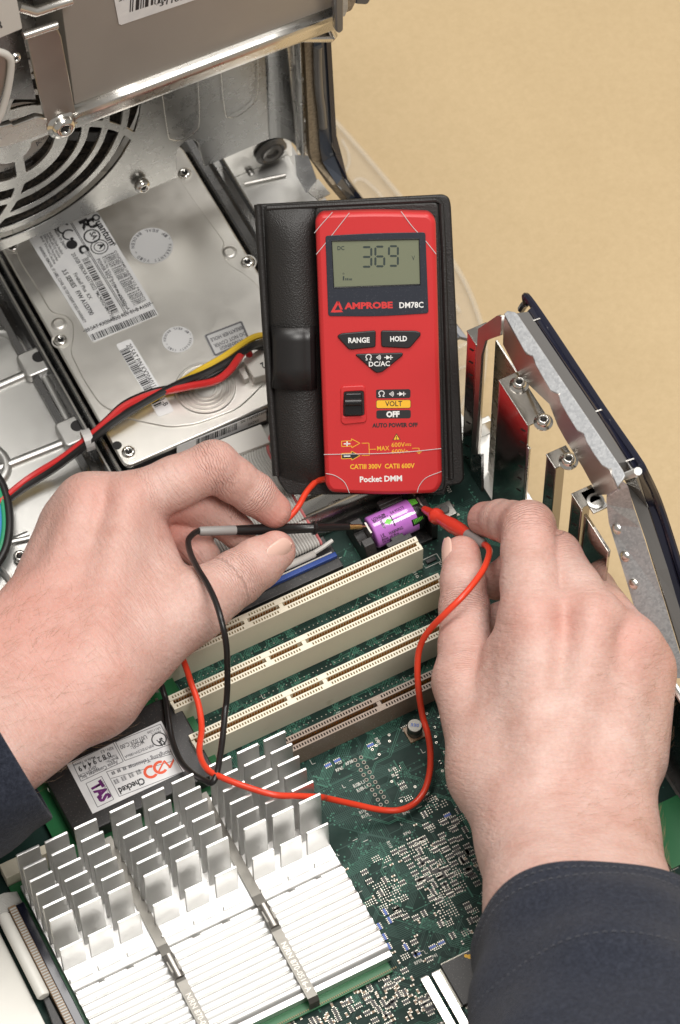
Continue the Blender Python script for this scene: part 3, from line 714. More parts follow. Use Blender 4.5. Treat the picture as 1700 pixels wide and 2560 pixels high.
for i in range(40):
    x, y = r7.uniform(-165, -127), r7.uniform(-13, -4); sp_.box(x, x + 1.2, y, y + .8, 4.4, 5.0)
sp_.build('solder_joints', MT['solder'], mod)['kind'] = 'stuff'

# ------------------------------------------------------------------ bottom left: drive ribbon in its long socket
soc = thing('long_ribbon_socket', 'dark blue ribbon socket with ridged brown plug beside the heat sink', 'connector', (-222, -98, 0))
MB().box(-222.3, -218.6, -150, -69, 0, 7).build('blue_body', MT['navy_shell'], soc, bev=.4)
MB().box(-225.6, -222.3, -150, -69, 0, 8).build('ridged_plug', MT['smd_tan'], soc, bev=.3)
rg = MB()
for i in range(62): rg.tube([(-225.3, -70.5 - i * 1.27, 8.1), (-222.6, -70.5 - i * 1.27, 8.1)], .42, 6)
rg.build('ridges', MT['ribbon'], soc, smooth=True)['kind'] = 'stuff'
whb = tag(MB().tube([(-228.6, -71, 7.4), (-228.6, -71.8, 7.4), (-228.6, -110, 7.4), (-228.6, -110.6, 7.4)], [2.3, 2.7, 2.7, 2.3], 20).build('white_retainer_bar', MT['white_plastic'], smooth=True), 'rounded white plastic bar beside the blue socket', 'retainer bar')
MB().prism([(-233, -150), (-226, -150), (-226.6, -111), (-229, -110.8)], 0.3, 6.0).build('black_end_piece', MT['black'], soc, bev=.3)
wp = tag(MB().box(-272, -232.3, -170, -72, -1, 1.2).build('white_board_cover', MT['white_plastic'], bev=.5), 'plain white plastic sheet at the lower left corner', 'plastic cover')
gr = MB(); [gr.tube([(-275, -62 - i * .65, 7.5), (-236, -62 - i * .65, 7.5), (-224, -62 - i * .65, 6), (-219, -62 - i * .65, 2)], .42, 6) for i in range(13)]
tag(gr.build('flat_ribbon_cable', MT['ribbon'], smooth=True), 'short grey flat ribbon at the lower left edge', 'ribbon cable')
# ------------------------------------------------------------------ opened door with its upright rear bracket panel
door = thing('case_door', 'opened steel computer door with upright bracket panel and dark plastic edge', 'case door', (50, -60, -56))
MB().box(-290, 62, -300, 50, -12, -9).build('tray_sheet', MT['steel'], door, bev=.4)
MB().box(-290, 62, 48, 51, -9, 2).build('tray_edge', MT['steel'], door, bev=.4)
rl = MB()
rp = [(52, -4), (47.5, 4.2), (46, 5), (40.5, 5), (39.6, 5.6), (38.6, 8.2), (36.8, 9.2), (34.8, 8.6), (33.6, 6), (33.2, 3.5), (31.4, 2.8), (31.4, 1.0)]
rl.grid([[(x, a, b) for a, b in rp] for x in (-135, 8)])
ro = rl.build('hinge_rail', MT['steel_bright'], door, smooth=True); sd = ro.modifiers.new('solid', 'SOLIDIFY'); sd.thickness = .8 * S
MB().box(-22.5, -17.5, 41.2, 44.4, 5.0, 5.25).build('rail_slot', MT['dark_gap'], ro)
MB().box(-22.9, -17.2, 40.5, 41.2, 5.0, 6.2).build('rail_tab', MT['steel_bright'], ro, bev=.15)
PX = 50.0
def xpoly(pts, x, reg=None):
    f = XF(x); return [f.hit(*q) for q in (zc(reg, pts) if reg else pts)]
R4 = (1050, 720, 2.412)
f50 = XF(PX)
# inner steel wall above the brackets (scalloped upper edge), its top flange, lower wide sheet with dimples
wall = xpoly([(505, 165), (640, 400), (680, 415), (695, 460), (790, 625), (835, 640), (845, 690), (950, 865), (990, 880), (1000, 925), (1100, 1075), (1140, 1095), (1195, 1215), (1130, 1245), (1060, 1250), (1040, 1190), (980, 1080), (880, 920), (830, 830), (780, 700), (600, 530), (500, 340)], PX, R4)
plate('bracket_wall', wall, [], 1.2, f50, MT['clip_steel'], door, z0=-1.2)
f56 = XF(PX)
fl_in = [f50.hit(*q) for q in zc(R4, [(520, 150), (1170, 1150), (1195, 1190)])]
def strip3(name, left, right, mat, th=1.2, parent=door, smooth=False):
    m = MB(); m.grid([[a, b] for a, b in zip(left, right)]); o = m.build(name, mat, parent, smooth=smooth)
    s_ = o.modifiers.new('solid', 'SOLIDIFY'); s_.thickness = th * S; s_.offset = 0; return o
Lz = [(508, 160), (565, 265), (632, 385), (655, 404), (682, 415), (692, 440), (698, 465), (740, 540), (788, 622), (812, 632), (834, 642), (842, 668), (848, 695), (900, 785), (948, 862), (968, 872), (988, 882), (996, 905), (1004, 930), (1050, 1005), (1098, 1072), (1118, 1083), (1138, 1095), (1165, 1140), (1195, 1205)]
fA = px(*zc(R4, [(508, 160)])[0], x=PX); fB = px(*zc(R4, [(1180, 1170)])[0], x=PX)
FT = Frame(fA, fA - fB, (-6.5, 0, -2.8))
plate('top_flange', [FT.hit(*q) for q in zc(R4, Lz + [(1240, 1135), (1225, 1100), (590, 160), (575, 148), (530, 140)])], [], 1.4, FT, MT['galvanised'], door, bevel=.35, z0=-.7)

low_l = [px(u, v, x=PX) for u, v in zc(R4, [(1200, 1215), (1128, 1250), (1125, 1300), (1140, 1420), (1280, 1882), (1420, 2350)])]
low_r = [px(u, v, x=PX + dx) for dx, (u, v) in zip((5, 7, 10, 11, 12, 12), zc(R4, [(1205, 1150), (1250, 1190), (1290, 1330), (1330, 1440), (1470, 1882), (1610, 2350)]))]
ls = strip3('lower_sheet', low_l, low_r, MT['galvanised'])
for q in zc(R4, [(1190, 1450), (1240, 1615), (1290, 1782)]):
    p = px(*q, x=PX + 1); MB().lathe([(2.6, 0), (2.3, .9), (1.4, 1.6), (0, 1.9)], Frame(p, (0, -1, 0), (.3, 0, 1)), 16).build('dimple', MT['steel_bright'], ls, smooth=True)
# plastic outer skin, seen edge on: grey translucent band then navy rim
e_in = [(585, 150), (640, 130), (1240, 1120), (1290, 1200), (1568, 2000), (1700, 2400)]
def band(pts, x): return [px(u, v, x=x + (0 if v < 1205 else 6)) for (u, v) in zc(R4, pts)]
gl = band([(580, 160), (985, 755), (1180, 1060), (1250, 1170), (1300, 1330), (1420, 1700), (1480, 1890), (1620, 2350)], PX + 7)
gr_ = band([(650, 150), (1060, 755), (1250, 1045), (1310, 1140), (1372, 1320), (1490, 1690), (1545, 1880), (1690, 2340)], PX + 12)
strip3('grey_skin', gl, gr_, MT['grey_shell'], 1.5)
nl = band([(648, 140), (1058, 753), (1248, 1043), (1308, 1138), (1370, 1318), (1488, 1688), (1543, 1878), (1688, 2340)], PX + 13)
nr = band([(680, 112), (1090, 735), (1282, 1022), (1345, 1112), (1422, 1302), (1542, 1672), (1598, 1860), (1740, 2325)], PX + 17)
strip3('navy_skin', nl, nr, MT['navy_shell'], 2.0)
tl_ = band([(612, 128), (640, 92), (680, 100), (1105, 735), (1300, 1018), (1352, 1105), (1440, 1300), (1562, 1675), (1620, 1862), (1760, 2325)], PX + 17.5)
MB().tube(spline(tl_, 8), 1.7, 8).build('outer_rim', MT['navy_shell'], door, smooth=True)
for q in zc(R4, [(670, 205), (1040, 755), (1235, 1050)]):
    p = px(*q, x=PX + 11); MB().box(-4, 4, -.3, .3, -.5, .6, Frame(p, (.8, -.25, .3), (0, 1, 0))).build('seam', MT['steel_bright'], door)
MB().tube([px(*q, x=PX + 10) for q in zc(R4, [(1240, 1135), (1280, 1120), (1315, 1105)])], 1.7, 8).build('white_peg', MT['print_white'], door, smooth=True)
# far end plate and slot covers
endp = xpoly([(365, 240), (480, 160), (510, 165), (500, 280), (410, 310), (385, 400), (350, 1000), (330, 1000), (325, 980)], PX - 8, R4)
plate('end_plate', endp, [], 1.2, XF(PX - 8), MT['clip_steel'], door)
endq = xpoly([(330, 1000), (385, 1000), (385, 1400), (318, 1400), (315, 1150)], PX - 8, R4)
plate('end_plate', endq, [], 1.2, XF(PX - 8), MT['hdd_rail'], door)
def cover(y0, y1, holes_at, z1=99.5, z0=-8, xa=42.0, screws=(), wide=False, tab=True):
    m = MB(); m.box(xa, xa + .9, y0, y1, z0, z1)
    m.box(xa, xa + 9, y1, y1 + .9, z0, z1)
    if tab: m.box(xa - .4, xa + 9, y0 - .2, y1 + .9, z1, z1 + 1.0)
    o = m.build('slot_cover', MT['cover_steel'], door, bev=.25)
    h = MB()
    for zz in np.arange(z0 + 12, z1 - 4, 9.6):
        h.prism(rpoly([(-holes_at - 2.3, zz - 1.6), (-holes_at + 1.2, zz + 1.2), (-holes_at + 2.3, zz + 3.6), (-holes_at - 1.2, zz + .8)], .6), -.02, .06, XF(xa))
    h.build('punched_slots', MT['dark_gap'], o)
    for p in screws: screw((p[0], p[1], z1 + 1.0), (0, 0, 1), o, 3.0, 2.6, True)
    return o
cover(31.2, 38.0, 34.6)
MB().box(51, 52, 8, 31, -8, 97).build('blank_plate', MT['steel_bright'], door, bev=.2)
MB().box(42, 43.4, 30.0, 31.0, -8, 99).build('edge_bead', MT['steel_bright'], door, bev=.3)
cover(-13.5, 10.5, -9.8, screws=((48, 5.2), (48, -15.2)), wide=True)
MB().box(42.0, 43.2, -15.2, -13.6, -8, 84).build('edge_bead', MT['steel_bright'], door, bev=.3)
cover(-36.4, -29.6, -33, screws=((48, -36.2),))
cover(-57.4, -50.6, -54)
MB().box(43.5, 45, -77, -57.4, -8, 94).build('blank_plate', MT['chrome'], door, bev=.3)
MB().lathe([(3.2, 0), (3.6, .8), (2.4, 1.2), (2.2, .2)], BOARD.at(48.5, -57.5, 100.4), 20).build('screw_boss', MT['steel'], door, smooth=True)
MB().box(45, 52, -62, -51, 99.4, 100.5).build('boss_tab', MT['steel'], door, bev=.3)
MB().box(47, 49, -300, -84, -10, 62).build('tray_side', MT['hdd_rail'], door, bev=.3)
MB().tube([(46.6, -300, 62), (46.6, -84, 62)], 1.2, 8).build('tray_lip', MT['steel_bright'], door, smooth=True)

# ------------------------------------------------------------------ chassis
ch = thing('computer_chassis', 'galvanised steel computer chassis with round fan grille and dark plastic rim', 'computer case', (-40, 215, -56))
MB().box(-300, 62, 60, 330, -34, -31).build('floor_plate', MT['steel'], ch)
MB().box(-300, 70, 330, 333, -34, 360).build('back_wall', MT['steel'], ch)
FY = YF(215)
cx_, cz_ = -86.0, 95.0
holesF = []
def sa(r): return math.radians(-12) - math.radians(.75) * (r - 45)
for r0, r1 in ((56.2, 61.2), (46.6, 52.6), (36.8, 43.2), (27.0, 33.0), (9, 20)):
    for k in range(4):
        g0 = 2.4
        out = []
        n = 16
        for r, sgn in ((r0, 1), (r1, -1)):
            A0 = sa(r) - k * math.pi / 2 + g0 / r; A1 = sa(r) - (k - 1) * math.pi / 2 - g0 / r
            seq = [A0 + (A1 - A0) * i / n for i in range(n + 1)]
            if sgn < 0: seq = seq[::-1]
            out += [(cx_ + r * math.cos(a), cz_ + r * math.sin(a)) for a in seq]
        q = rpoly([out[0], *out[2:n - 1], out[n], out[n + 1], *out[n + 3:-2], out[-1]], .9 if r0 > 10 else 1.2, 2)
        holesF.append(q)
outl = [(-175, 27), (-10.5, 27), (-10.5, 44)] + [(-9.5, 47), (-7.5, 50), (-4.5, 51.2), (-1.5, 50), (0.6, 46)] + [(1.2, 40), (3.0, 26.5), (36, 27), (36, 200), (-175, 200)]
fp = plate('fan_plate', outl, holesF, 1.3, FY, MT['plate_steel'], ch, bevel=.25, z0=-1.3)
# the plate curls toward the viewer at its right end
cv = []
for k in range(9):
    a = math.pi / 2 * k / 8; x = 36 + 9.5 * math.sin(a); y = 215 - 9.5 * (1 - math.cos(a)); cv.append([(x, y, 27 - 0.2 * k), (x, y, 200)])
cv.append([(45.5, 200, 25), (45.5, 200, 200)])
co = MB().grid(cv).build('curled_wall', MT['plate_steel'], ch, smooth=True); s_ = co.modifiers.new('solid', 'SOLIDIFY'); s_.thickness = 1.2 * S
for U in ([(-15, 125), (-15, 97), (-14, 64), (-12.4, 58), (-7, 54.4), (-1.5, 56.5), (1.6, 63), (2.4, 97), (2.6, 125)], [(13.4, 125), (13.5, 96), (14.3, 62), (16, 57), (20, 55.2), (26, 57.5), (30, 63), (31.5, 80), (31.8, 125)]):
    c3 = spline([(x, 213.75, z) for x, z in U], 5); MB().tube(c3, .15, 5).build('knockout_score', MT['steel_bright'], fp, smooth=True)
screw((-29.1, 213.6, 35.1), (0, -1, 0.15), fp, 3.6, 3.4, False, rot=.2)
# rim: flange, foam gasket, smoked plastic, navy edge
RR = (600, 0, 2.412)
FR = YF(204)
def rim(lt, rt_, y, tail_l, tail_r):
    a = [px(u, v, y=y) for u, v in zc(RR, lt)]; b = [px(u, v, y=y) for u, v in zc(RR, rt_)]
    for (ql, qr, z) in zip(tail_l, tail_r, (6, -16, -30)):
        a.append(px(*ql, z=z)); b.append(px(*qr, z=z))
    return a, b
a, b = rim([(262, -200), (265, 215), (285, 300), (330, 780), (345, 920)], [(370, -200), (372, 250), (380, 330), (412, 900), (414, 935)], 206, [], [])
strip3('rim_flange', a, b, MT['steel_bright'], 1.2, ch)
for q in ((345, 300), (368, 555), (385, 800)):
    p = px(*zc(RR, [q])[0], y=205.2); MB().box(p[0] - 2.2, p[0] + 2.0, 204.4, 205.4, p[2] - 9, p[2] + 9).build('rim_tab', MT['steel_bright'], ch, bev=.5)
a, b = rim([(372, -200), (380, 250), (412, 900), (425, 960)], [(425, -200), (432, 255), (472, 900), (490, 990)], 203, [(825, 462), (850, 495), (1110, 860)], [(838, 455), (868, 495), (1130, 850)])
strip3('foam_gasket', a, b, MT['gasket'], 3, ch)
a, b = rim([(428, -200), (436, 250), (475, 880), (490, 970)], [(505, -200), (508, 255), (540, 850), (560, 930)], 201.5, [(838, 458), (868, 497), (1130, 852)], [(853, 440), (893, 497), (1152, 845)])
strip3('smoked_rim', a, b, MT['smoke_shell'], 3, ch)
a, b = rim([(505, -200), (510, 250), (545, 850), (565, 925)], [(535, -200), (538, 250), (570, 800), (600, 950)], 200.5, [(855, 440), (893, 495), (1150, 845)], [(866, 440), (908, 497), (1170, 850)])
strip3('navy_rim', a, b, MT['navy_shell'], 4, ch)
pb = [px(*zc(RR, [q])[0], y=200) for q in ((468, 275), (470, 420), (478, 560), (490, 640), (500, 760))]
MB().tube(spline(pb, 4), 2.2, 10).build('rim_bead', MT['grey_shell'], ch, smooth=True)
# floor bay beside the drive, with rail, back wall, grommet and studs
MB().box(22, 56, 110, 238, -27, -25).build('bay_floor', MT['tray_metal'], ch, bev=.3)
MB().box(22, 58, 238, 240, -27, 40).build('bay_wall', MT['steel'], ch)
rp2 = [(6.5, -14), (7.5, -5), (9, -3.5), (11, -6.5), (14.5, -7.0), (16, -6.5), (17.5, -9), (20.5, -9), (21.6, -7.5), (22.4, -8.5), (22.4, -26)]
ra = MB().grid([[(x, y, z) for x, z in rp2] for y in (262, 100)]).build('bay_rail', MT['hdd_rail'], ch, smooth=False); s_ = ra.modifiers.new('solid', 'SOLIDIFY'); s_.thickness = .8 * S
MB().tube([(22.3, 262, -8.2), (22.3, 100, -8.2)], .6, 8).build('rail_edge', MT['steel_bright'], ch, smooth=True)
gp = px(676, 376, y=237.5); MB().lathe([(8, 0), (8.2, 1.2), (6.5, 2.2), (5.5, 1.5), (5, 2.4), (3.2, 2.4), (3, 1.2), (0, 1.2)], Frame(gp, (1, 0, 0), (0, 0, 1)), 26).build('grommet', MT['grey_shell'], ch, smooth=True)
for q in ((963, 365), (1200, 320)):
    p = px(*zc((380, 340, 3.92), [q])[0], y=237.5); MB().lathe([(2.3, 0), (2.1, 2), (1.2, 3), (0, 3.3)], Frame(p, (1, 0, 0), (0, 0, 1)), 14).build('stud', MT['steel'], ch, smooth=True)
p = [px(*zc((380, 340, 3.92), [q])[0], z=-24) for q in ((905, 470), (1310, 382))]
MB().tube(p, .9, 8).build('floor_bead', MT['steel_bright'], ch, smooth=True)
pf = [px(*zc(RR, [q])[0], z=-4) for q in ((410, 1160), (470, 1080), (545, 1170), (475, 1210))]
strip3('bright_fold', [pf[0], pf[3]], [pf[1], pf[2]], MT['steel_bright'], .8, ch)
pf = [px(*zc(RR, [q])[0], z=-8) for q in ((330, 935), (410, 930), (465, 1085), (400, 1165), (340, 1060))]
m = MB(); m.add(pf, [(0, 1, 2, 3, 4)]); m.build('dark_fold', MT['hdd_rail'], ch)

# ------------------------------------------------------------------ case fan behind the grille
fan = thing('case_fan', 'dusty black case fan with pale label behind the grille', 'fan', (-86, 240, 40))
FF = Frame((cx_, 222, cz_), (1, 0, 0), (0, 0, 1))
hub = MB().lathe([(24, -28), (24, -1), (23, 0), (0, 0)], Frame((cx_, 222, cz_), (1, 0, 0), (0, 0, 1)), 40).build('hub', MT['dusty'], fan)
lbm = MB().lathe([(22, .1), (22, .25), (0, .25)], FF, 40).build('label', MT['fan_label'], fan)
for k in range(7):
    a = k * 2 * math.pi / 7 + .5; G = []
    for i in range(7):
        r_ = 24 + i * 5.8; tw = .75 - .03 * i
        G.append([FF.w(r_ * math.cos(a + s * 12 / r_ + i * .05), r_ * math.sin(a + s * 12 / r_ + i * .05), -12 + s * 11 * tw) for s in (-1, -.3, .4, 1)])
    o = MB().grid(G).build('blade', MT['dusty'], fan, smooth=True); s_ = o.modifiers.new('solid', 'SOLIDIFY'); s_.thickness = 1.4 * S
MB().lathe([(62, -30), (62, -2), (66, -2), (66, -30)], FF, 48).build('shroud', MT['dusty'], fan)
for a in (-.6, .97, 2.5, 4.1):
    f = Frame(FF.w(0, 0, -4), FF.ex * math.cos(a) + FF.ey * math.sin(a), FF.ey * math.cos(a) - FF.ex * math.sin(a)); MB().box(22, 64, -3, 3, -3, 1, f).build('strut', MT['black'], fan, bev=.5)
MB().prism([(x, z) for x, z in ((-66, 97), (-55, 97), (-50, 97), (-58, 84), (-63, 78))], -6, -5, FY).build('paper_tag', MT['paper'], fan)
L0 = Frame((cx_, 221.7, cz_), (1, 0, 0), (0, 0, 1))
def t_fan(s, a, b, h): text(s, zc((0, 0, 3.689), [a])[0], zc((0, 0, 3.689), [b])[0], h, L0, MT['print_grey'], fan)
t_fan('ONICS, INC.', (198, 1530), (385, 1375), 1.6); t_fan('CHINA', (210, 1552), (310, 1487), 1.6); t_fan('ELEC', (40, 1575), (150, 1545), 1.6); t_fan('MADE', (20, 1605), (115, 1585), 1.6)
t_fan('A', (345, 1350), (390, 1310), 3.0); t_fan('OIC', (355, 1310), (445, 1265), 1.4)

# ------------------------------------------------------------------ drive box over the fan plate
BY = 180.0
FB = YF(BY)
db = thing('drive_box', 'grey metal drive box with barcode label hanging over the fan plate', 'drive', (-10, 240, 150))
def bp(pts): return [FB.hit(*q) for q in pts]
f_e1, f_e2 = FB.hit(187, 268), FB.hit(835, 22)
MB().prism([f_e1, f_e2, (f_e2[0], 320), (f_e1[0], 320)], -140, 0, FB).build('box_body', MT['box_paint'], db, bev=.4)
lipp = [FB.w(*f_e1, .2), FB.w(*f_e2, .2)]
rad = 3.0
G = []
for p in (FB.w(f_e1[0] - 2, f_e1[1] + .1), FB.w(*f_e2)):
    row = []
    for k in range(9):
        a = math.radians(100 - 15 * k); row.append((p[0], p[1] - rad * math.cos(a) - .4 + rad * .0, p[2] - rad + rad * math.sin(a)))
    row2 = [(p[0], p[1] + .3, p[2] + 1.0), (p[0], p[1] - 1.6, p[2] + .4), (p[0], p[1] - 3.0, p[2] - .4), (p[0], p[1] - 3.6, p[2] - 1.8), (p[0], p[1] - 3.4, p[2] - 8.0), (p[0], p[1] - 2.6, p[2] - 9.0), (p[0], p[1] + 6, p[2] - 9.4)]
    G.append(row2)
lip = MB().grid(G).build('bottom_lip', MT['steel_bright'], db, smooth=True); s_ = lip.modifiers.new('solid', 'SOLIDIFY'); s_.thickness = .8 * S
sm_ = lip.modifiers.new('sub', 'SUBSURF'); sm_.levels = 2; sm_.render_levels = 2; sm_.subdivision_type = 'SIMPLE'
bl = bp([(268, -60), (285, 0), (296, 58), (302, 60), (485, -2), (560, -30), (545, -90)])
blo = plate('barcode_label', bl, [], .25, FB, MT['paper'], db, z0=.3)
FL = FB.at(0, 0, .6)
bars(FB.hit(322, 28), FB.hit(520, -35), 22, 26, FL, MT['print_black'], blo, local=True, seed=4)
text('*311003172', (387, 19), (510, -16), 2.3, FL, MT['print_black'], blo, bold=.02)
text('S/N', (297, 4), (318, -3), 2.3, FL, MT['print_black'], blo, bold=.02)
# strap bracket at the left, with screw; left lip; beige plate and wire handle
st = bp([(58, 80), (130, 58), (138, 62), (146, 80), (183, 275), (186, 300), (128, 322), (112, 318)])
so2 = plate('strap_bracket', st, [], 2.0, FB, MT['clip_steel'], db, bevel=.5, z0=1.0)
scp = FB.w(*FB.hit(146, 296), 3.4); screw(scp, (0, -1, .2), so2, 5.0, 3.6, True)
MB().tube([FB.w(*FB.hit(52, 78), 2.5), FB.w(*FB.hit(136, 50), 2.5)], 1.8, 10).build('strap_fold', MT['steel_bright'], so2, smooth=True)
ll = bp([(-60, 360), (-60, 320), (20, 295), (26, 300), (84, 278), (108, 282), (112, 318), (10, 352)])
plate('left_lip', ll, [], 3, FB, MT['steel_bright'], db, bevel=.6, z0=.5)
MB().prism(bp([(-80, 340), (60, 300), (120, 300), (45, -80), (-80, -80)]), -60, -12, FB).build('dark_recess', MT['hdd_rail'], db)
FB2 = YF(BY - 14)
plate('beige_plate', [FB2.hit(*q) for q in ((-60, -60), (28, -60), (52, 62), (50, 66), (-60, 112))], [], 1.5, FB2, MT['grey_plastic'], db, bevel=.3)
text('4', (-6, 74), (8, 66), 8, YF(BY - 15.6), MT['print_black'], db, bold=.03)
hp = [FB2.w(*FB2.hit(*q), 1) for q in ((-40, 118), (0, 126), (18, 136), (25, 152), (22, 190), (12, 240), (-5, 290), (-30, 330))]
MB().tube(spline(hp, 6), 1.5, 10).build('wire_handle', MT['grey_plastic'], db, smooth=True)
MB().prism([FB2.hit(*q) for q in ((-40, 125), (0, 132), (14, 142), (20, 158), (15, 195), (2, 245), (-40, 330))], -1, 0, FB2).build('handle_fill', MT['clip_steel'], db)
screw(FB2.w(*FB2.hit(42, 150), -2), (0, -1, .2), db, 2.2, 2.0)
MB().tube([FB.w(*FB.hit(40, 8), 2), FB.w(*FB.hit(80, 16), 3), FB.w(*FB.hit(170, -14), 3)], 2.2, 10).build('box_fold', MT['steel_bright'], db, smooth=True)
# bracket ledge and catches at the right end
q = [FB.hit(*p) for p in ((722, 98), (830, 52), (832, 84), (828, 102), (730, 104))]
plate('ledge', q, [], 14, FB, MT['clip_steel'], db, z0=-14, bevel=.4)
MB().tube([FB.w(*FB.hit(724, 92), 1), FB.w(*FB.hit(826, 92), 1), FB.w(*FB.hit(832, 84), 1), FB.w(*FB.hit(822, 66), 1), FB.w(*FB.hit(828, 56), 1)], 1.7, 10).build('ledge_fold', MT['steel_bright'], db, smooth=True)
f3 = YF(BY - 6)
plate('grey_post', rpoly([f3.hit(*q) for q in ((826, -60), (848, -60), (848, 60), (838, 68), (830, 64))], 1.2), [], 4, f3, MT['grey_shell'], db, bevel=.6)
plate('steel_post', [f3.hit(*q) for q in ((850, -60), (876, -60), (876, 30), (868, 50), (850, 52))], [], 6, f3, MT['galvanised'], db, bevel=.4, z0=-8)
plate('foam_post', rpoly([f3.hit(*q) for q in ((877, -60), (902, -60), (902, 20), (890, 44), (872, 50))], 1.2), [], 8, f3, MT['gasket'], db, bevel=.6, z0=-12)
plate('smoked_corner', rpoly([f3.hit(*q) for q in ((905, -60), (946, -60), (946, 20), (936, 38), (905, 36))], [1, 1, 2.5, 2.5, 1]), [], 10, f3, MT['smoke_shell'], db, bevel=.8, z0=-16)

# ------------------------------------------------------------------ clear plastic foot behind the folio
cl = thing('clear_foot', 'clear curved plastic foot of the case lying on the tan table', 'plastic foot', (95, 200, TZ))
CZ = ZF(-54)
def ct(pts, z=-54, r=2.0, nm='edge_bead'):
    return MB().tube(spline([px(*q, z=z) for q in pts], 6), r * .7, 10).build(nm, MT['clear_edge'], cl, smooth=True)
CP = ZF(TZ + .5)
sheet = [CP.hit(*q) for q in ((836, 300), (900, 372), (1000, 490), (1100, 610), (1160, 700), (1200, 800), (1215, 880), (1205, 960), (1170, 1040), (1140, 1090), (1125, 1000), (1120, 850), (1000, 640), (900, 500), (858, 420))]
plate('sheet', sheet, [], 2.0, CP, MT['clear'], cl, bevel=.6)
ct([(836, 300), (900, 372), (1000, 490), (1100, 610), (1160, 700), (1200, 800), (1215, 880)])
ct([(855, 350), (870, 380), (872, 410), (862, 432)], -54, 1.3)
ct([(884, 458), (890, 450), (905, 448), (925, 462), (960, 500), (1060, 640), (1150, 780)], -54, 1.5)
ct([(1130, 880), (1165, 860), (1205, 862)], -54, 1.6); ct([(1130, 930), (1170, 915), (1200, 930)], -54, 1.2); ct([(1215, 880), (1205, 960), (1170, 1040), (1140, 1095)], -54, 1.7); ct([(1185, 870), (1180, 940), (1150, 1030)], -54, 1.3)
MB().prism([CP.hit(*q) for q in ((1150, 1150), (1190, 1130), (1200, 1215), (1150, 1215))], 0, 8, CP).build('brass_block', MT['gold'], cl, bev=.4)

# ------------------------------------------------------------------ hard drive
hd = thing('hard_drive', 'silver hard drive with white specification label and barcode stickers', 'hard drive', (-42, 175, -26))
R2 = (0, 520, 2.24)
MB().box(-91.5, 5.5, 103, 250, -26, -3).build('body', MT['black'], hd, bev=.8)
cvp = rpoly([(-92.3, 102.3), (6.2, 102.3), (6.2, 250.5), (-92.3, 250.5)], 4)
cvo = plate('cover', cvp, [], 2.6, ZF(-3), MT['hdd_cover'], hd, bevel=.7)
H0 = ZF(-.4)
raised = [(60, 100), (100, 285), (200, 440), (285, 590), (360, 600), (405, 640), (412, 720), (390, 810), (470, 970), (560, 1105), (720, 1185), (950, 1232), (1100, 1215), (1330, 1130), (1420, 1050), (1500, 960), (1490, 640), (1460, 450), (1370, 370), (1280, 320), (1240, 250), (1262, 200), (1225, 150), (1130, 20), (1050, -90), (990, -200), (60, -200)]
rp_ = rpoly([H0.hit(*q) for q in zc(R2, raised)], 4, 3)
rpl = plate('raised_panel', rp_, [], .9, H0, MT['hdd_cover'], cvo, bevel=.42, z0=-.1)
HL = ZF(.45)
def h2(q): return HL.hit(*zc(R2, [q])[0])
for q in ((330, 650), (1285, 250)):
    p = H0.hit(*zc(R2, [q])[0]); MB().lathe([(3.6, 0), (3.0, .8), (2.2, 1.0), (1.9, .6), (0, .6)], H0.at(*p), 24).build('boss', MT['hdd_cover'], cvo, smooth=True)
for q in ((340, 742), (1385, 305), (720, 1368), (70, 215)):
    p = H0.hit(*zc(R2, [q])[0]); screw((p[0], p[1], -.4), (0, 0, 1), cvo, 3.1, 1.3)
    MB().lathe([(4.3, -.3), (4.2, .15), (3.6, .15), (3.5, -.2)], H0.at(*p), 24).build('screw_seat', MT['hdd_cover'], cvo, smooth=True)
p = H0.hit(*zc((0, 0, 1.8447), [(852, 800)])[0]); screw((p[0], p[1], -.4), (0, 0, 1), cvo, 3.1, 1.3)
p = H0.hit(*zc(R2, [(655, 1330)])[0]); MB().lathe([(2.2, .1), (0, .12)], H0.at(*p), 16).build('vent_hole', MT['dark_gap'], cvo)
c0 = h2((1150, 1010)); prf = [(0, .1), (3.8, .1)]
for i in range(5): prf += [(4.2 + i * 2.0, .1), (4.7 + i * 2.0, .75), (5.3 + i * 2.0, .75), (5.8 + i * 2.0, .1)]
MB().lathe(prf + [(13.4, .1), (14, 0)], HL.at(*c0), 48).build('spindle_rings', MT['hdd_cover'], cvo, smooth=True)
# big label
lc = [h2(q) for q in ((160, 175), (545, 20), (890, 600), (520, 755))]
lbl = plate('specification_label', rpoly([lc[0], (lc[1][0], lc[1][1]), lc[2], lc[3]], [.1, .1, 1.5, 1.5]), [], .2, HL, MT['paper'], hd, z0=.02)
HT = ZF(.68)
def ht(s, a, b, h, mat='print_black', bold=.015, par=None): text(s, a, b, h, HT, MT[mat], par or lbl, reg=R2, bold=bold)
ht('Quantum', (508, 45), (618, 212), 3.4, bold=.03)
ht('R', (440, 75), (475, 128), 3.8, bold=.05); ht('U', (478, 70), (510, 120), 3.8, bold=.05)
for c, r_, w_ in (((515, 158), 4.0, .75), ((557, 218), 4.2, .5), ((557, 218), 2.7, .4)):
    c1 = HT.hit(*zc(R2, [c])[0]); arc_print(c1, r_ - w_, r_, 0, 6.28, HT, MT['print_black'], lbl)
ht('SA', (500, 140), (522, 180), 2.6, bold=.03); ht('A', (545, 205), (562, 232), 2.6, bold=.05)
for c in ((357, 115), (385, 150)):
    c1 = HT.hit(*zc(R2, [c])[0]); arc_print(c1, 2.3, 3.1, math.radians(20), math.radians(250), HT, MT['print_black'], lbl)
ht('C', (432, 222), (460, 260), 4.0, bold=.06)
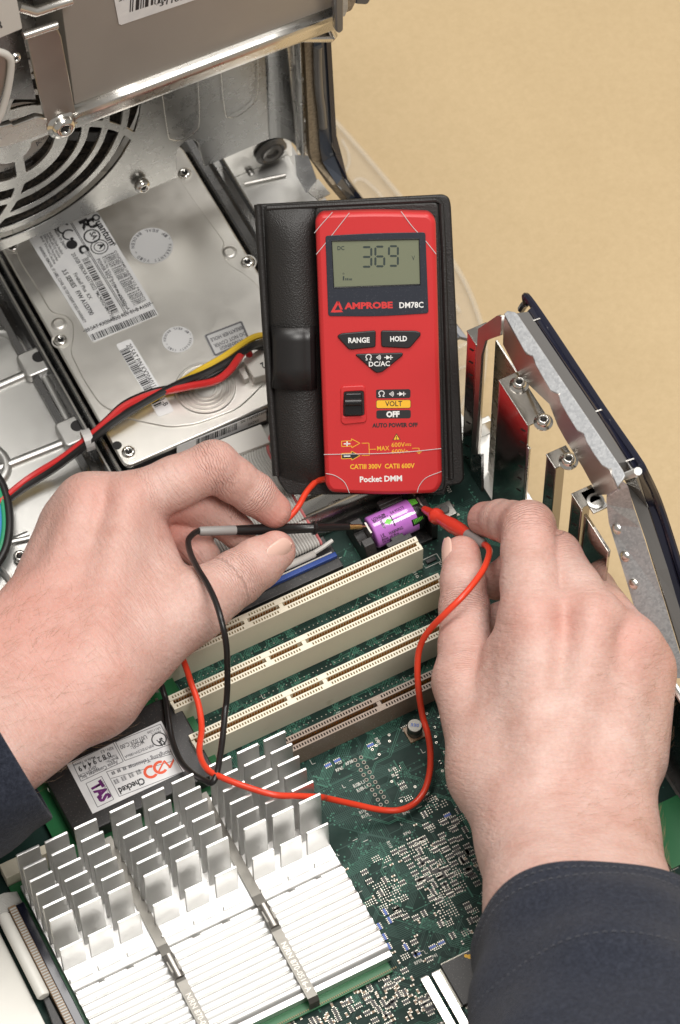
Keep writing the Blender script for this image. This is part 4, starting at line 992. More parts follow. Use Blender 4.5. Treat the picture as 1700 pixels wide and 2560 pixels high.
c1 = HT.hit(*zc(R2, [(402, 205)])[0]); dsk = MB(); dsk.lathe([(2.6, 0), (0, 0.01)], HT.at(c1[0], c1[1], .06), 18); dsk.lathe([(.9, 0), (0, .01)], HT.at(c1[0] + 1.4, c1[1] + 2.9, .06), 10); dsk.build('emblem', MT['print_black'], lbl)
ht('Made in Japan', (300, 120), (368, 232), 1.4); ht('20.0GB FBKXA 655T0022', (398, 258), (525, 462), 1.8); ht('*ML94502NMH7YA*', (530, 470), (630, 630), 1.6)
ht('Fireball Plus  KX', (410, 370), (500, 515), 1.7); ht('3.5 SERIES   F/W A1S3700', (345, 352), (505, 603), 2.1, bold=.025); ht('WARNING: REMOVAL OF LABEL, COVER, OR TOP SCREWS VOIDS WARRANTY', (215, 220), (470, 645), 1.35, bold=.02)
ht('POWER REQ: 5/12V == 600/900mA', (540, 290), (712, 575), 1.6, bold=.015)
ht('CONFORMS UNDER U.S. PATENTS:', (638, 240), (810, 525), 1.0)
rx = random.Random(9)
for i in range(7): ht(' '.join('%d,%03d,%03d;' % (rx.randint(4, 5), rx.randint(0, 999), rx.randint(0, 999)) for _ in range(4)), (628 - i * 9.5, 250 + i * 4), (798 - i * 9.5 if i < 6 else 690, 530 + i * 4), .95)
for i, s_ in enumerate(('including AutoTransfer ShockBlock', 'AutoWrite, AIRLOCK AutoCache', 'DiskWare, Defect Free Interface', 'and WriteCache')): ht(s_, (272 - i * 16, 138 + i * 7), (345 - i * 14, 262 + i * 18), 1.2)
ht('N143', (470, 245), (492, 280), 1.3, 'print_grey'); ht('R', (630, 200), (640, 215), 1.4)
ht('20.5AT KX20A02G REV 01-B A1S37', (483, 697), (850, 545), 2.0, bold=.015)
lines([(HT.hit(*zc(R2, [a])[0]), HT.hit(*zc(R2, [b])[0])) for a, b in (((395, 85), (700, 590)), ((402, 82), (708, 586)), ((465, 692), (858, 530)))], .3, HT, MT['print_black'], lbl, lift=.06)
bars((458, 290), (632, 600), 3.2, 44, HT, MT['print_black'], lbl, reg=R2, seed=2)
bars((520, 745), (880, 600), 3.6, 60, HT, MT['print_black'], lbl, reg=R2, seed=3)
# round seals
def ring_text(s, c, r, h, a0, a1, fr, mat, parent, lift=.06):
    n = len(s)
    for i, chh in enumerate(s):
        if chh == ' ': continue
        a = a0 + (a1 - a0) * (i + .5) / n; wd = abs(a1 - a0) * r / n * .72
        # letters stand with their feet toward the rim
        f2 = fr.at(c[0] + r * math.cos(a), c[1] + r * math.sin(a), 0, a + math.pi / 2 if a1 > a0 else a - math.pi / 2)
        text(chh, (-wd / 2, 0), (wd / 2, 0), h, f2, mat, parent, local=True, lift=lift, bold=.03)
for q, r_, h_ in (((848, 212), 10.0, 1.55), ((995, 737), 7.1, 1.1)):
    c1 = h2(q); sl = plate('seal_sticker', circ(*c1, r_, 36), [], .15, HL, MT['label_frost'], hd, z0=.03)
    ring_text('* WARRANTY VOID ', c1, r_ - .7 - h_, h_, math.radians(4), math.radians(-176), HT.at(0, 0, -.05), MT['print_grey'], sl)
    ring_text('IF SEAL BROKEN *', c1, r_ - .7, h_, math.radians(7), math.radians(187), HT.at(0, 0, -.05), MT['print_grey'], sl)
# warning sticker (printed upside down to the viewer)
wq = [h2(q) for q in ((1143, 715), (1355, 633), (1402, 742), (1200, 832))]
ws = plate('warning_sticker', wq, [], .15, HL, MT['label_frost'], hd, z0=.03)
lines(poly_loop([(np.array(a) * .94 + np.mean(wq, 0) * .06).tolist() for a in wq]), .9, HT, MT['print_grey'], ws, lift=.0)
ht('WARNING!!', (1360, 728), (1228, 780), 1.9, 'print_grey', .02, ws); ht('DO NOT COVER', (1370, 692), (1195, 765), 1.9, 'print_grey', .02, ws); ht('BREATHER HOLE', (1352, 660), (1175, 733), 1.9, 'print_grey', .02, ws)
bq = [h2(q) for q in ((648, 765), (732, 733), (976, 1138), (888, 1172))]
bs = plate('barcode_sticker', rpoly(bq, 1.2), [], .15, HL, MT['paper'], hd, z0=.03)
ht('20.5AT P/N KX20A011', (706, 770), (850, 1005), 2.3, bold=.01, par=bs); ht('01-B', (882, 1060), (920, 1112), 2.3, bold=.01, par=bs)
bars((670, 800), (868, 1120), 3.8, 44, HT, MT['print_black'], bs, reg=R2, seed=6)
# front: circuit strip with serial label, grey plug
MB().box(-88, 4, 100.5, 103, -22, -6).build('front_board', MT['black'], hd, bev=.3)
FH = YF(100.3)
sl2 = plate('serial_label', [FH.hit(*q) for q in zc(R2, [(990, 1335), (1490, 1130), (1490, 1185), (990, 1390)])], [], .2, FH, MT['paper'], hd)
FH2 = YF(100.0)
text('SN 1569281304', (1348, 1208), (1490, 1147), 2.3, FH2, MT['print_black'], sl2, reg=R2); text('DAZXX', (1390, 1220), (1450, 1195), 2.0, FH2, MT['print_black'], sl2, reg=R2)
bars((1100, 1330), (1325, 1240), 5.0, 30, FH2, MT['print_black'], sl2, reg=R2, seed=8)
# dark rail along the drive's left side
rw = tag(MB().grid([[(x, y, z) for x, z in ((-108, -26), (-107, -13), (-104.5, -11), (-103.6, -13.5), (-100, -14), (-98.8, -9), (-97, -8), (-96, -10), (-95.2, -5), (-93.6, -4.2), (-92.9, -8))] for y in (262, 96)]).build('drive_rail', MT['hdd_rail']), 'long dark polished rail along the left side of the silver hard drive', 'rail')
s_ = rw.modifiers.new('solid', 'SOLIDIFY'); s_.thickness = .8 * S
MB().tube([(-94.4, 262, -4.2), (-94.4, 96, -4.2)], .5, 8).build('edge_highlight', MT['steel_bright'], rw, smooth=True)  # brighter metal beads put the highlights on the rail's ridges into the colour
MB().tube([(-97.6, 262, -8.2), (-97.6, 96, -8.2)], .45, 8).build('edge_highlight', MT['hdd_cover'], rw, smooth=True)

# ------------------------------------------------------------------ power plug and its wires
plug = thing('power_plug', 'white power plug of the hard drive with coloured wires', 'plug', (0, 118, 0))
PF = ZF(4)
pq = [PF.hit(*q) for q in zc(R2, [(1362, 860), (1470, 790), (1540, 830), (1580, 920), (1420, 965)])]
MB().prism(pq, -8, 2, PF).build('shell', MT['white_plastic'], plug, bev=.6)
pq2 = [PF.hit(*q) for q in zc(R2, [(1335, 900), (1365, 885), (1395, 950), (1368, 962)])]
MB().prism(pq2, -7, 0, PF).build('latch', MT['white_plastic'], plug, bev=.4)
text('P2', (1490, 855), (1455, 872), 3.2, ZF(6.05), MT['print_black'], plug, reg=R2, bold=.03)

# ------------------------------------------------------------------ steel bay tray at the left
tray = thing('bay_tray', 'ribbed grey steel bay floor left of the hard drive', 'tray', (-150, 130, -34))
TZ2 = ZF(-16)
MB().box(-330, -107, -12, 262, -18, -16).build('floor_sheet', MT['tray_metal'], tray, bev=.3)
def t2(q): p = TZ2.hit(*zc(R2, [q])[0]); return np.array([p[0], p[1], -16.0])
def rib(pts, r=3.0, nm='rib', reg=R2):
    p = spline([t2(q) for q in pts], 5) if len(pts) > 2 else np.array([t2(q) for q in pts]); MB().tube(p + np.array([0, 0, .3]), r, 10, flat=.55 if False else 1).build(nm, MT['tray_metal'], tray, smooth=True)
rib([(-200, 1085), (170, 925)], 2.2); rib([(-100, 1500), (390, 1305)], 2.2); rib([(250, 960), (390, 1225)], 2.6)
rib([(-60, 700), (40, 705), (110, 760), (150, 830), (165, 850)], 2.4); rib([(-200, 1985), (160, 1830)], 1.8); rib([(-150, 1800), (-60, 1600), (30, 1490), (20, 1400), (-60, 1330)], 2.6)
for q in ((215, 885), (430, 1270)):
    p = t2(q); MB().prism(rrect(p[0] - 8, p[1] - 7, p[0] + 8, p[1] + 7, 2.2), -16.2, -10.5).build('boss', MT['tray_metal'], tray, bev=1.2)
    MB().lathe([(2.9, -10.4), (0, -10.38)], BOARD.at(p[0] + 1, p[1] + 1), 20).build('boss_hole', MT['dark_gap'], tray)
p = px(*zc((0, 820, 3.578), [(180, 2050)])[0], z=-14); screw(p, (0, 0, 1), tray, 3.2, 1.8)
c4 = px(*zc((0, 820, 3.578), [(160, 2060)])[0], z=-15)
MB().tube(spline([c4 + np.array(d) for d in ((9, 7, 0), (-4, 9, .4), (-9, 2, .4), (-8, -12, .4), (-14, -16, .4), (-40, -10, 0))], 6), 1.3, 8).build('rib', MT['tray_metal'], tray, smooth=True)

# ------------------------------------------------------------------ black folio with the meter in it
d0 = ray(945, 880); d0 /= np.linalg.norm(d0); nn = -d0
cr = CMN[:, 0]; cu_ = np.cross(nn, cr); cr = np.cross(cu_, nn)
ro_ = math.radians(1.75); ex = cr * math.cos(ro_) + cu_ * math.sin(ro_); ey0 = cu_ * math.cos(ro_) - cr * math.sin(ro_)
ta = math.radians(10); ey = ey0 * math.cos(ta) + nn * math.sin(ta)
FM = Frame(px(945, 1240, z=13), ex, ey)
R3 = (600, 450, 2.529)
def fh(pts, h): return [FM.hit(u, v, h) for u, v in zc(R3, pts)]
fol = thing('meter_folio', 'open black leatherette folio holding the red meter', 'case', FM.w(0, 0, -3))
ob = fh([(100, 155), (1285, 92), (1322, 112), (1334, 160), (1418, 1890), (1395, 1925), (1310, 1935), (1300, 1990), (300, 1992), (225, 1880)], 0)
plate('back_cover', rpoly(ob, [.8, 3, 3, 3, 3, 3, 1, 2, 2.5, 8]), [], 2.4, FM, MT['leather'], fol, bevel=.8, z0=-2.4)
sp1 = [FM.w(*p, .6) for p in fh([(112, 158), (160, 900), (228, 1870)], 1)]
MB().tube(sp1, 1.6, 10).build('spine', MT['leather'], fol, smooth=True)
# padded left half, bulging
G = []; lt = fh([(150, 170), (165, 560), (190, 1000), (215, 1500), (240, 1870)], 0); rt2 = fh([(480, 150), (495, 560), (515, 1000), (540, 1500), (560, 1905)], 0)
lt = spline([(*p, 0) for p in lt], 6); rt2 = spline([(*p, 0) for p in rt2], 6); nL = len(lt)
for i in range(nL):
    row = []; e = min(1, i / 2.5, (nL - 1 - i) / 2.5) ** .5
    for k in range(17):
        s_ = k / 16; x = lt[i][0] + (rt2[i][0] - lt[i][0]) * s_; y = lt[i][1] + (rt2[i][1] - lt[i][1]) * s_
        if i > nL - 4: y -= 2.0 * math.sin(math.pi * s_) * (i - nL + 4) / 3
        row.append(FM.w(x, y, e * 5.0 * math.sin(math.pi * min(1, s_ * 1.02)) ** .55))
    G.append(row)
MB().grid(G).build('padded_flap', MT['leather'], fol, smooth=True)
G = []; lt = fh([(186, 925), (192, 1010), (196, 1180), (186, 1310)], 3); rt2 = fh([(478, 920), (480, 1010), (484, 1180), (488, 1316)], 3)
for i in range(4):
    row = []
    for k in range(17):
        s_ = k / 16; x = lt[i][0] + (rt2[i][0] - lt[i][0]) * s_; y = lt[i][1] + (rt2[i][1] - lt[i][1]) * s_
        row.append(FM.w(x, y, 8.6 * (math.sin(math.pi * min(1, max(0, s_))) ** .3 if s_ < .85 else .9 * (1 - (s_ - .85) / .15 * .4))))
    G.append(row)
lo_ = MB().grid(G).build('elastic_loop', MT['vinyl'], fol, smooth=True); s_ = lo_.modifiers.new('solid', 'SOLIDIFY'); s_.thickness = .9 * S
# right half: ridge and inner panel
MB().tube([FM.w(*p, .3) for p in fh([(170, 178), (700, 152), (1240, 125), (1272, 150), (1285, 400), (1335, 1890)], 1)], 1.2, 8).build('stitched_ridge', MT['leather'], fol, smooth=True)
inn = fh([(470, 175), (1255, 140), (1300, 1900), (1290, 1970), (560, 1975)], 1)
plate('inner_panel', rpoly(inn, 2.5), [], 1.6, FM, MT['leather'], fol, bevel=.7, z0=0)

MH = 13.0
mt = thing('multimeter', 'red pocket multimeter with grey display reading 369', 'multimeter', FM.w(0, 0, 0))
mo = fh([(476, 245), (510, 203), (860, 190), (1195, 200), (1236, 245), (1277, 1905), (1235, 1968), (900, 1980), (575, 1962), (540, 1915)], 8)
mbm = plate_mesh(rpoly(mo, [2.5, 3.5, 40, 3.5, 3, 3, 5, 40, 4, 3], 6), [], MH - 2, FM, 1.9, 2.0)
mbo = finish('body', mbm, MT['red'], mt)
def fm(q, h=MH): return FM.hit(*zc(R3, [q])[0], h)
def mp(name, pts, r, t, mat, z0=0.0, par=mt, bev=.12, holes=()):
    return plate(name, rpoly([fm(q) for q in pts], r), [rpoly([fm(q) for q in h], 1.0) for h in holes], t, FM, MT[mat], par, bevel=bev, z0=MH + z0)
MF = FM.at(0, 0, MH)
pan = mp('display_panel', [(540, 352), (860, 335), (1172, 330), (1192, 842), (880, 862), (558, 860)], [1.2, 20, 1.2, 1.2, 20, 1.2], .5, 'navy_panel', -.1, holes=[[(580, 384), (1132, 372), (1140, 660), (594, 680)]])
lcd = mp('display', [(575, 378), (1140, 366), (1148, 668), (588, 688)], .6, .15, 'lcd', -.02, bev=.02)
bz = MB(); q = [fm(p) for p in ((580, 384), (1132, 372), (1140, 660), (594, 680))]
bz.tube([MF.w(*a, .35) for a in q + [q[0], q[1]]], .35, 6); bz.build('display_bezel', MT['black_gloss'], pan)
LZ = MF.at(0, 0, .16)
def seg7(dg, x0, x1, y0, y1, w_=13):
    ym = (y0 + y1) / 2; sk = -8; S7 = {'a': ((x0, y0), (x1, y0)), 'g': ((x0, ym), (x1, ym)), 'd': ((x0, y1), (x1, y1)), 'f': ((x0, y0), (x0, ym)), 'b': ((x1, y0), (x1, ym)), 'e': ((x0, ym), (x0, y1)), 'c': ((x1, ym), (x1, y1))}
    m = MB()
    for k in {'3': 'abgcd', '6': 'afgecd', '9': 'abfgcd'}[dg]:
        a, b = (np.array(p, float) for p in S7[k]); d = (b - a) / np.linalg.norm(b - a); n_ = np.array([-d[1], d[0]]); a = a + d * 4; b = b - d * 4
        pts = [a, a + d * w_ / 2 + n_ * w_ / 2, b - d * w_ / 2 + n_ * w_ / 2, b, b - d * w_ / 2 - n_ * w_ / 2, a + d * w_ / 2 - n_ * w_ / 2]
        m.add([LZ.w(*fm(tuple(p)), .03) for p in pts][::-1], [tuple(range(6))])
    m.build('digit', MT['lcd_digit'], lcd)
seg7('3', 772, 830, 424, 548); seg7('6', 856, 912, 421, 545); seg7('9', 942, 998, 418, 542)
def mtx(s, a, b, h, mat, bold=.03, par=mbo, fr=MF, lift=.06): text(s, fm(a), fm(b), h, fr, MT[mat], par, local=True, bold=bold, lift=lift)
mtx('DC', (616, 442), (660, 441), 1.6, 'lcd_digit', .02, lcd, LZ); mtx('V', (1087, 507), (1106, 506), 1.9, 'lcd_digit', 0, lcd, LZ); mtx('0', (649, 597), (659, 597), 0.8, 'lcd_digit', 0, lcd, LZ)
m = MB()
for x, w_, h_ in ((650, 9, 26), (666, 7, 14), (677, 7, 14), (688, 5, 12), (696, 5, 12), (703, 5, 12)):
    m.add([LZ.w(*fm(p), .03) for p in ((x, 634), (x + w_, 634), (x + w_, 634 - h_), (x, 634 - h_))], [(0, 1, 2, 3)])
m.build('bar_graph', MT['lcd_digit'], lcd)
PF_ = MF.at(0, 0, .4)
mtx('AMPROBE', (660, 814), (966, 807), 2.5, 'print_red', .045, pan, PF_, .03); mtx('DM78C', (1008, 808), (1160, 805), 2.35, 'print_white', .02, pan, PF_, .03)
m = MB()
for tri in (((573, 836), (612, 766), (628, 770), (592, 836)), ((612, 766), (628, 768), (650, 818), (634, 818)), ((600, 822), (640, 820), (652, 834), (590, 837))):
    m.add([PF_.w(*fm(p), .04) for p in tri], [(0, 1, 2, 3)])
m.build('brand_triangle', MT['print_red'], pan)
b1 = mp('button', [(612, 985), (640, 968), (850, 950), (859, 958), (857, 1050), (845, 1056), (705, 1071), (685, 1066)], [1, 1.5, .8, .8, .8, .8, 1, 1], 1.6, 'button', -.6, bev=.4)
b2 = mp('button', [(891, 958), (900, 950), (1110, 952), (1140, 962), (1143, 980), (1078, 1056), (1062, 1062), (905, 1054), (893, 1046)], 1.0, 1.6, 'button', -.6, bev=.4)
b3 = mp('button', [(729, 1103), (745, 1098), (1020, 1090), (1031, 1096), (1027, 1110), (900, 1212), (865, 1218), (848, 1208)], 1.2, 1.6, 'button', -.6, bev=.4)
BF = MF.at(0, 0, 1.0)
mtx('RANGE', (685, 1027), (820, 1024), 2.1, 'print_white', .03, b1, BF); mtx('HOLD', (950, 1018), (1056, 1015), 2.1, 'print_white', .03, b2, BF); mtx('DC/AC', (815, 1176), (948, 1172), 2.0, 'print_white', .02, b3, BF)
def fray(fr, pts, wd, mat, par, closed=False, nm='symbol'):
    p = [fm(q) for q in pts]; segs = [(p[i], p[i + 1]) for i in range(len(p) - 1)] + ([(p[-1], p[0])] if closed else []); return lines(segs, wd, fr, mat, par, lift=.05, name=nm)
def symbols(cx, cy, fr, mat, par, k=1.0):
    om = [(cx - 72 * k + 17 * k * math.cos(a), cy - 4 * k + 15 * k * math.sin(a)) for a in np.linspace(math.radians(125), math.radians(415), 16)]
    om = [(cx - 90 * k, cy + 16 * k), (cx - 80 * k, cy + 16 * k)] + om + [(cx - 64 * k, cy + 16 * k), (cx - 54 * k, cy + 16 * k)]
    fray(fr, om, .36 * k, mat, par)
    for r_ in (6, 14, 22, 30):
        fray(fr, [(cx - 26 * k + r_ * k * math.cos(a), cy + r_ * .8 * k * math.sin(a)) for a in np.linspace(-.75, .75, 6)], .28 * k if r_ > 6 else .55 * k, mat, par)
    fray(fr, [(cx + 26 * k, cy), (cx + 82 * k, cy)], .34 * k, mat, par); fray(fr, [(cx + 68 * k, cy - 14 * k), (cx + 68 * k, cy + 14 * k)], .36 * k, mat, par)
    MB().add([fr.w(*fm(p), .055) for p in ((cx + 40 * k, cy + 14 * k), (cx + 66 * k, cy), (cx + 40 * k, cy - 14 * k))], [(0, 1, 2)]).build('symbol', mat, par)
symbols(885, 1119, BF, MT['print_white'], b3)
pl1 = mp('mode_strip', [(860, 1330), (868, 1325), (1070, 1322), (1078, 1330), (1078, 1370), (1070, 1378), (868, 1381), (860, 1374)], .4, .12, 'print_black', -.03, bev=.02)
symbols(967, 1352, MF.at(0, 0, .1), MT['print_white'], pl1)
pl2 = mp('mode_strip', [(860, 1398), (870, 1390), (1072, 1388), (1080, 1396), (1080, 1432), (1072, 1442), (870, 1444), (860, 1436)], .4, .12, 'print_yellow', -.03, bev=.02)
fray(MF.at(0, 0, .1), [(862, 1398), (870, 1391), (1071, 1389), (1079, 1396), (1079, 1433), (1071, 1441), (870, 1443), (862, 1436)], .18, MT['print_black'], pl2, True)
mtx('VOLT', (918, 1430), (1026, 1428), 2.15, 'print_black', .012, pl2, MF.at(0, 0, .1))
pl3 = mp('mode_strip', [(862, 1464), (870, 1456), (1072, 1453), (1080, 1460), (1080, 1498), (1072, 1506), (870, 1509), (862, 1502)], .4, .12, 'print_black', -.03, bev=.02)
mtx('OFF', (925, 1498), (1009, 1496), 2.3, 'print_white', .05, pl3, MF.at(0, 0, .1))
mtx('AUTO POWER OFF', (836, 1564), (1124, 1560), 1.7, 'print_black', .045)
fr_ = mp('switch_surround', [(636, 1316), (650, 1303), (775, 1297), (792, 1310), (802, 1515), (790, 1532), (660, 1545), (638, 1530)], 1.6, 1.1, 'red', -.4, bev=.4, holes=[[(656, 1338), (782, 1332), (786, 1488), (652, 1494)]])
mp('switch_well', [(650, 1330), (788, 1325), (792, 1495), (646, 1500)], 1, .2, 'black', -.05, bev=.02)
sw = mp('slide_switch', [(664, 1350), (672, 1344), (764, 1342), (771, 1348), (776, 1476), (768, 1484), (668, 1484), (660, 1478)], .8, 2.2, 'black_gloss', 0, bev=.5)
G = []; 
MB().tube([MF.w(*fm((666, 1405), MH + 2), 2.4), MF.w(*fm((768, 1402), MH + 2), 2.4)], 1.6, 12).build('switch_ridge', MT['black_gloss'], sw, smooth=True)
# warning triangle, arrows, ratings
tri = [(989, 1602), (1016, 1642), (964, 1645)]
MB().add([MF.w(*fm(p), .05) for p in tri][::-1], [(0, 1, 2)]).build('warning_triangle', MT['print_black'], mbo); tri2 = [(989, 1609), (1009, 1640), (971, 1642)]
MB().add([MF.w(*fm(p), .07) for p in tri2][::-1], [(0, 1, 2)]).build('warning_triangle', MT['print_yellow'], mbo); mtx('!', (986, 1639), (992, 1639), 1.4, 'print_black', .04, mbo, MF, .09)
for y0, fill in ((1665, None), (1743, 'print_black')):
    ar = [(642, y0 - 14), (705, y0 - 16), (704, y0 - 29), (758, y0 - 1), (706, y0 + 28), (706, y0 + 17), (643, y0 + 20)]
    if fill: MB().add([MF.w(*fm(p), .045) for p in ar], [tuple(range(7))]).build('arrow', MT[fill], mbo)
    fray(MF, ar, .28, MT['print_yellow'], mbo, True, 'arrow_outline'); fray(MF.at(0, 0, .02), [(656, y0 + 3), (698, y0 + 2)], .5, MT['print_white'], mbo)
fray(MF.at(0, 0, .02), [(677, 1652), (677, 1682)], .5, MT['print_white'], mbo)
fray(MF, [(770, 1664), (815, 1663), (818, 1740), (770, 1742)], .24, MT['print_yellow'], mbo); fray(MF, [(817, 1703), (860, 1702)], .24, MT['print_yellow'], mbo)
mtx('MAX', (868, 1711), (944, 1709), 1.95, 'print_yellow', .005); mtx('600V', (958, 1688), (1042, 1686), 1.9, 'print_yellow', .005); mtx('600V', (960, 1730), (1044, 1728), 1.9, 'print_yellow', .005)
fray(MF, [(1044, 1670), (1082, 1669)], .24, MT['print_yellow'], mbo); fray(MF, [(1044, 1678), (1054, 1678)], .24, MT['print_yellow'], mbo); fray(MF, [(1058, 1678), (1068, 1678)], .24, MT['print_yellow'], mbo); fray(MF, [(1072, 1678), (1082, 1678)], .24, MT['print_yellow'], mbo)
fray(MF, [(1046 + i * 4, 1716 - 6 * math.sin(i * .78)) for i in range(9)], .24, MT['print_yellow'], mbo)
fray(MF, [(1088, 1696), (1132, 1695), (1132, 1716)], .24, MT['print_yellow'], mbo)
for w_, yy in ((18, 1717), (12, 1723), (6, 1729)): fray(MF, [(1132 - w_, yy), (1132 + w_, yy)], .22, MT['print_yellow'], mbo)
mtx('CATIII 300V  CATII 600V', (696, 1827), (1104, 1820), 1.95, 'print_yellow', .025)
mtx('Pocket DMM', (758, 1910), (1025, 1902), 2.35, 'print_white', .03)
for l in ([(470, 335), (520, 275), (585, 203)], [(482, 470), (560, 375), (692, 207)], [(1018, 198), (1090, 295), (1165, 375), (1240, 468)], [(530, 1735), (700, 1732), (900, 1728), (1100, 1715), (1272, 1697)], [(543, 1855), (600, 1868), (660, 1910), (692, 1978)], [(1120, 1974), (1135, 1930), (1180, 1880), (1274, 1842)]):
    MB().tube(spline([MF.w(*fm(q), .25) for q in l], 5), .14, 5).build('protective_film_edge', MT['label_frost'], mt, smooth=True)
# ------------------------------------------------------------------ wires and cables
R5 = (0, 1050, 1.8447); R1 = (0, 1750, 1.8447); R66 = (650, 1180, 2.412); R5b = (600, 1150, 3.92); R8 = (700, 1780, 2.613)
def path(spec):
    """spec: list of (region, [(a,b,z),...])"""
    out = []
    for reg, pts in spec:
        for a, b, z in pts: out.append(px(*zc(reg, [(a, b)])[0], z=z))
    return out
pw = plug
def wire(name, pts, r, mat, n=8, par=None):
    return MB().tube(spline(path(pts), 8), r, n).build(name, MT[mat], par, smooth=True)
pcab = thing('power_cable', 'red yellow and black power wires tied together over the hard drive', 'cable', (-60, 110, 2))
wire('red_wire', [(R2, [(1400, 830, 5), (1375, 790, 9), (1330, 850, 15), (1280, 915, 14), (1200, 970, 12), (1050, 1000, 9), (850, 1045, 8), (700, 1110, 8), (600, 1195, 6), (490, 1290, 2), (350, 1400, -4), (150, 1525, -9), (-60, 1700, -9)])], 1.75, 'wire_red', par=pcab)
wire('yellow_wire', [(R2, [(1560, 740, 4), (1480, 715, 10), (1400, 735, 14), (1250, 835, 13), (1100, 920, 9), (1020, 970, 4), (880, 1055, 3), (700, 1155, 5), (600, 1225, 3), (495, 1300, -1), (350, 1420, -5), (200, 1515, -11), (-60, 1690, -12)])], 1.6, 'wire_yellow', par=pcab)
wire('black_wire', [(R2, [(1560, 780, 4), (1470, 755, 11), (1390, 785, 15), (1290, 850, 12), (1150, 925, 11), (1000, 985, 9), (850, 1065, 8), (650, 1190, 7), (500, 1312, 3), (350, 1428, -4), (250, 1495, -8), (100, 1590, -10), (-60, 1720, -9)])], 1.75, 'wire_black', par=pcab)
wire('black_wire', [(R2, [(1560, 800, 3), (1440, 775, 8), (1360, 800, 8), (1290, 870, 8), (1150, 950, 7), (1000, 1000, 4), (850, 1030, 4), (700, 1095, 4), (600, 1185, 2), (495, 1285, -2), (350, 1415, -7), (-60, 1700, -13)])], 1.6, 'wire_black', par=pcab)
tp = path([(R2, [(470, 1306, 1), (490, 1293, 2), (512, 1278, 3)])]); ax = tp[2] - tp[0]; ax /= np.linalg.norm(ax)
ft = Frame(tp[1] + np.array([0, 0, -1.0]), np.cross(ax, (0, 0, 1)), (0, 0, 1))
MB().lathe([(4.3, -2.0), (5.0, -2.0), (5.0, 2.0), (4.3, 2.0), (4.3, -2.0)], ft, 20).build('cable_tie', MT['nylon'], pcab, smooth=False)
loop = thing('wire_loop', 'blue green and black wires looping in at the left edge', 'wires', (-190, 70, -10))
for off, r_, mt_ in ((0, 2.0, 'wire_black'), (-13, 1.5, 'wire_green'), (-24, 1.5, 'wire_blue')):
    MB().tube(spline([px(u + off, v, z=-9) for u, v in ((-60, 1140), (-8, 1190), (14, 1235), (23, 1290), (21, 1340), (8, 1385), (-25, 1430), (-80, 1460))], 8), r_, 10).build(mt_.split('_')[1] + '_wire', MT[mt_], loop, smooth=True)
# grey ribbon from the drive to its socket on the board
rib_ = thing('ribbon_cable', 'grey flat ribbon cable running from the hard drive to the board', 'ribbon cable', (-50, 60, 0))
redge = [np.array((-17.5, 101, -13.0)), px(672, 1118, z=-6), px(706, 1180, z=2), px(737, 1240, z=7), px(768, 1295, z=9), px(802, 1348, z=12), px(806, 1362, z=10)]
rs = spline(redge, 5); wv = MB(); wr = MB()
for i in range(40):
    pts = rs + np.array([-1.27 * i - .6, 0, 0]) + np.outer(np.sin(np.linspace(0, 3.1, len(rs))), np.array([0, 0, .35 * math.sin(i * .4)]))
    (wr if i == 0 else wv).tube(pts, .66, 6)
wv.build('grey_conductors', MT['ribbon'], rib_, smooth=True)['kind'] = 'stuff'
wr.build('edge_conductor', MT['ribbon_red'], rib_, smooth=True)
gq = [ZF(-4).hit(*q) for q in zc(R2, [(1195, 1310), (1462, 1208), (1512, 1312), (1250, 1405)])]
MB().prism(rpoly(gq, .8), -8, 0, ZF(-4)).build('drive_plug', MT['grey_plastic'], rib_, bev=.4)
# ------------------------------------------------------------------ probes and leads
bp_ = thing('black_probe', 'black test probe with grey sleeve touching the battery holder', 'test probe', (-40, 25, 20))
T0 = px(*zc(R5b, [(1236, 652)])[0], z=16.5); E0 = px(*zc(R5, [(918, 513)])[0], z=46)
def onb(reg, q):   # point of the probe axis closest to the view ray
    u, v = zc(reg, [q])[0]; r = ray(u, v); d = E0 - T0; A = np.array([r, -d]).T; s = np.linalg.lstsq(A, T0 - CAM, rcond=None)[0]; return T0 + d * s[1]
pA, pB, pC, pD, pE = onb(R5b, (1066, 655)), onb(R5b, (750, 668)), onb(R5b, (700, 668)), onb(R5, (1250, 500)), onb(R5, (1085, 508))
def lerp(a, b, t): return a + (b - a) * t
MB().tube([pA, lerp(pA, T0, .7), lerp(pA, T0, .75), T0], [1.15, 1.15, .75, .3], 12).build('gold_tip', MT['gold'], bp_, smooth=True)
MB().tube([pA, pB, lerp(pB, pC, .15), lerp(pB, pC, .3), lerp(pB, pC, .7), lerp(pB, pC, .9), pC, lerp(pC, pD, .5), pD, pE], [1.55, 2.1, 2.3, 3.0, 3.0, 2.3, 2.1, 2.3, 2.5, 2.05], 16).build('handle', MT['black_lead'], bp_, smooth=True)
MB().tube([pE, lerp(pE, E0, .02), lerp(pE, E0, .95), E0], [2.05, 2.1, 2.0, 1.6], 16).build('grey_sleeve', MT['grey_sleeve'], bp_, smooth=True)
bl_ = [E0, lerp(E0, pE, -.04)] + path([(R5, [(888, 528, 49), (868, 560, 52), (880, 620, 57), (915, 690, 62), (955, 755, 66), (995, 840, 69), (1025, 940, 69), (1045, 1050, 62), (1049, 1200, 48), (1045, 1290, 40)]), (R1, [(1038, 60, 38), (1025, 190, 40), (1008, 300, 44), (995, 355, 45), (975, 382, 44), (945, 372, 40), (890, 340, 30), (835, 285, 22), (795, 190, 18), (775, 80, 17), (765, 0, 17)]), (R5, [(750, 1240, 18), (720, 1100, 20), (760, 800, 22)])])
MB().tube(spline(bl_, 8), 1.3, 10).build('lead', MT['black_lead'], bp_, smooth=True)
rp = thing('red_probe', 'red test probe with grey end touching the right end of the battery', 'test probe', (15, 5, 15))
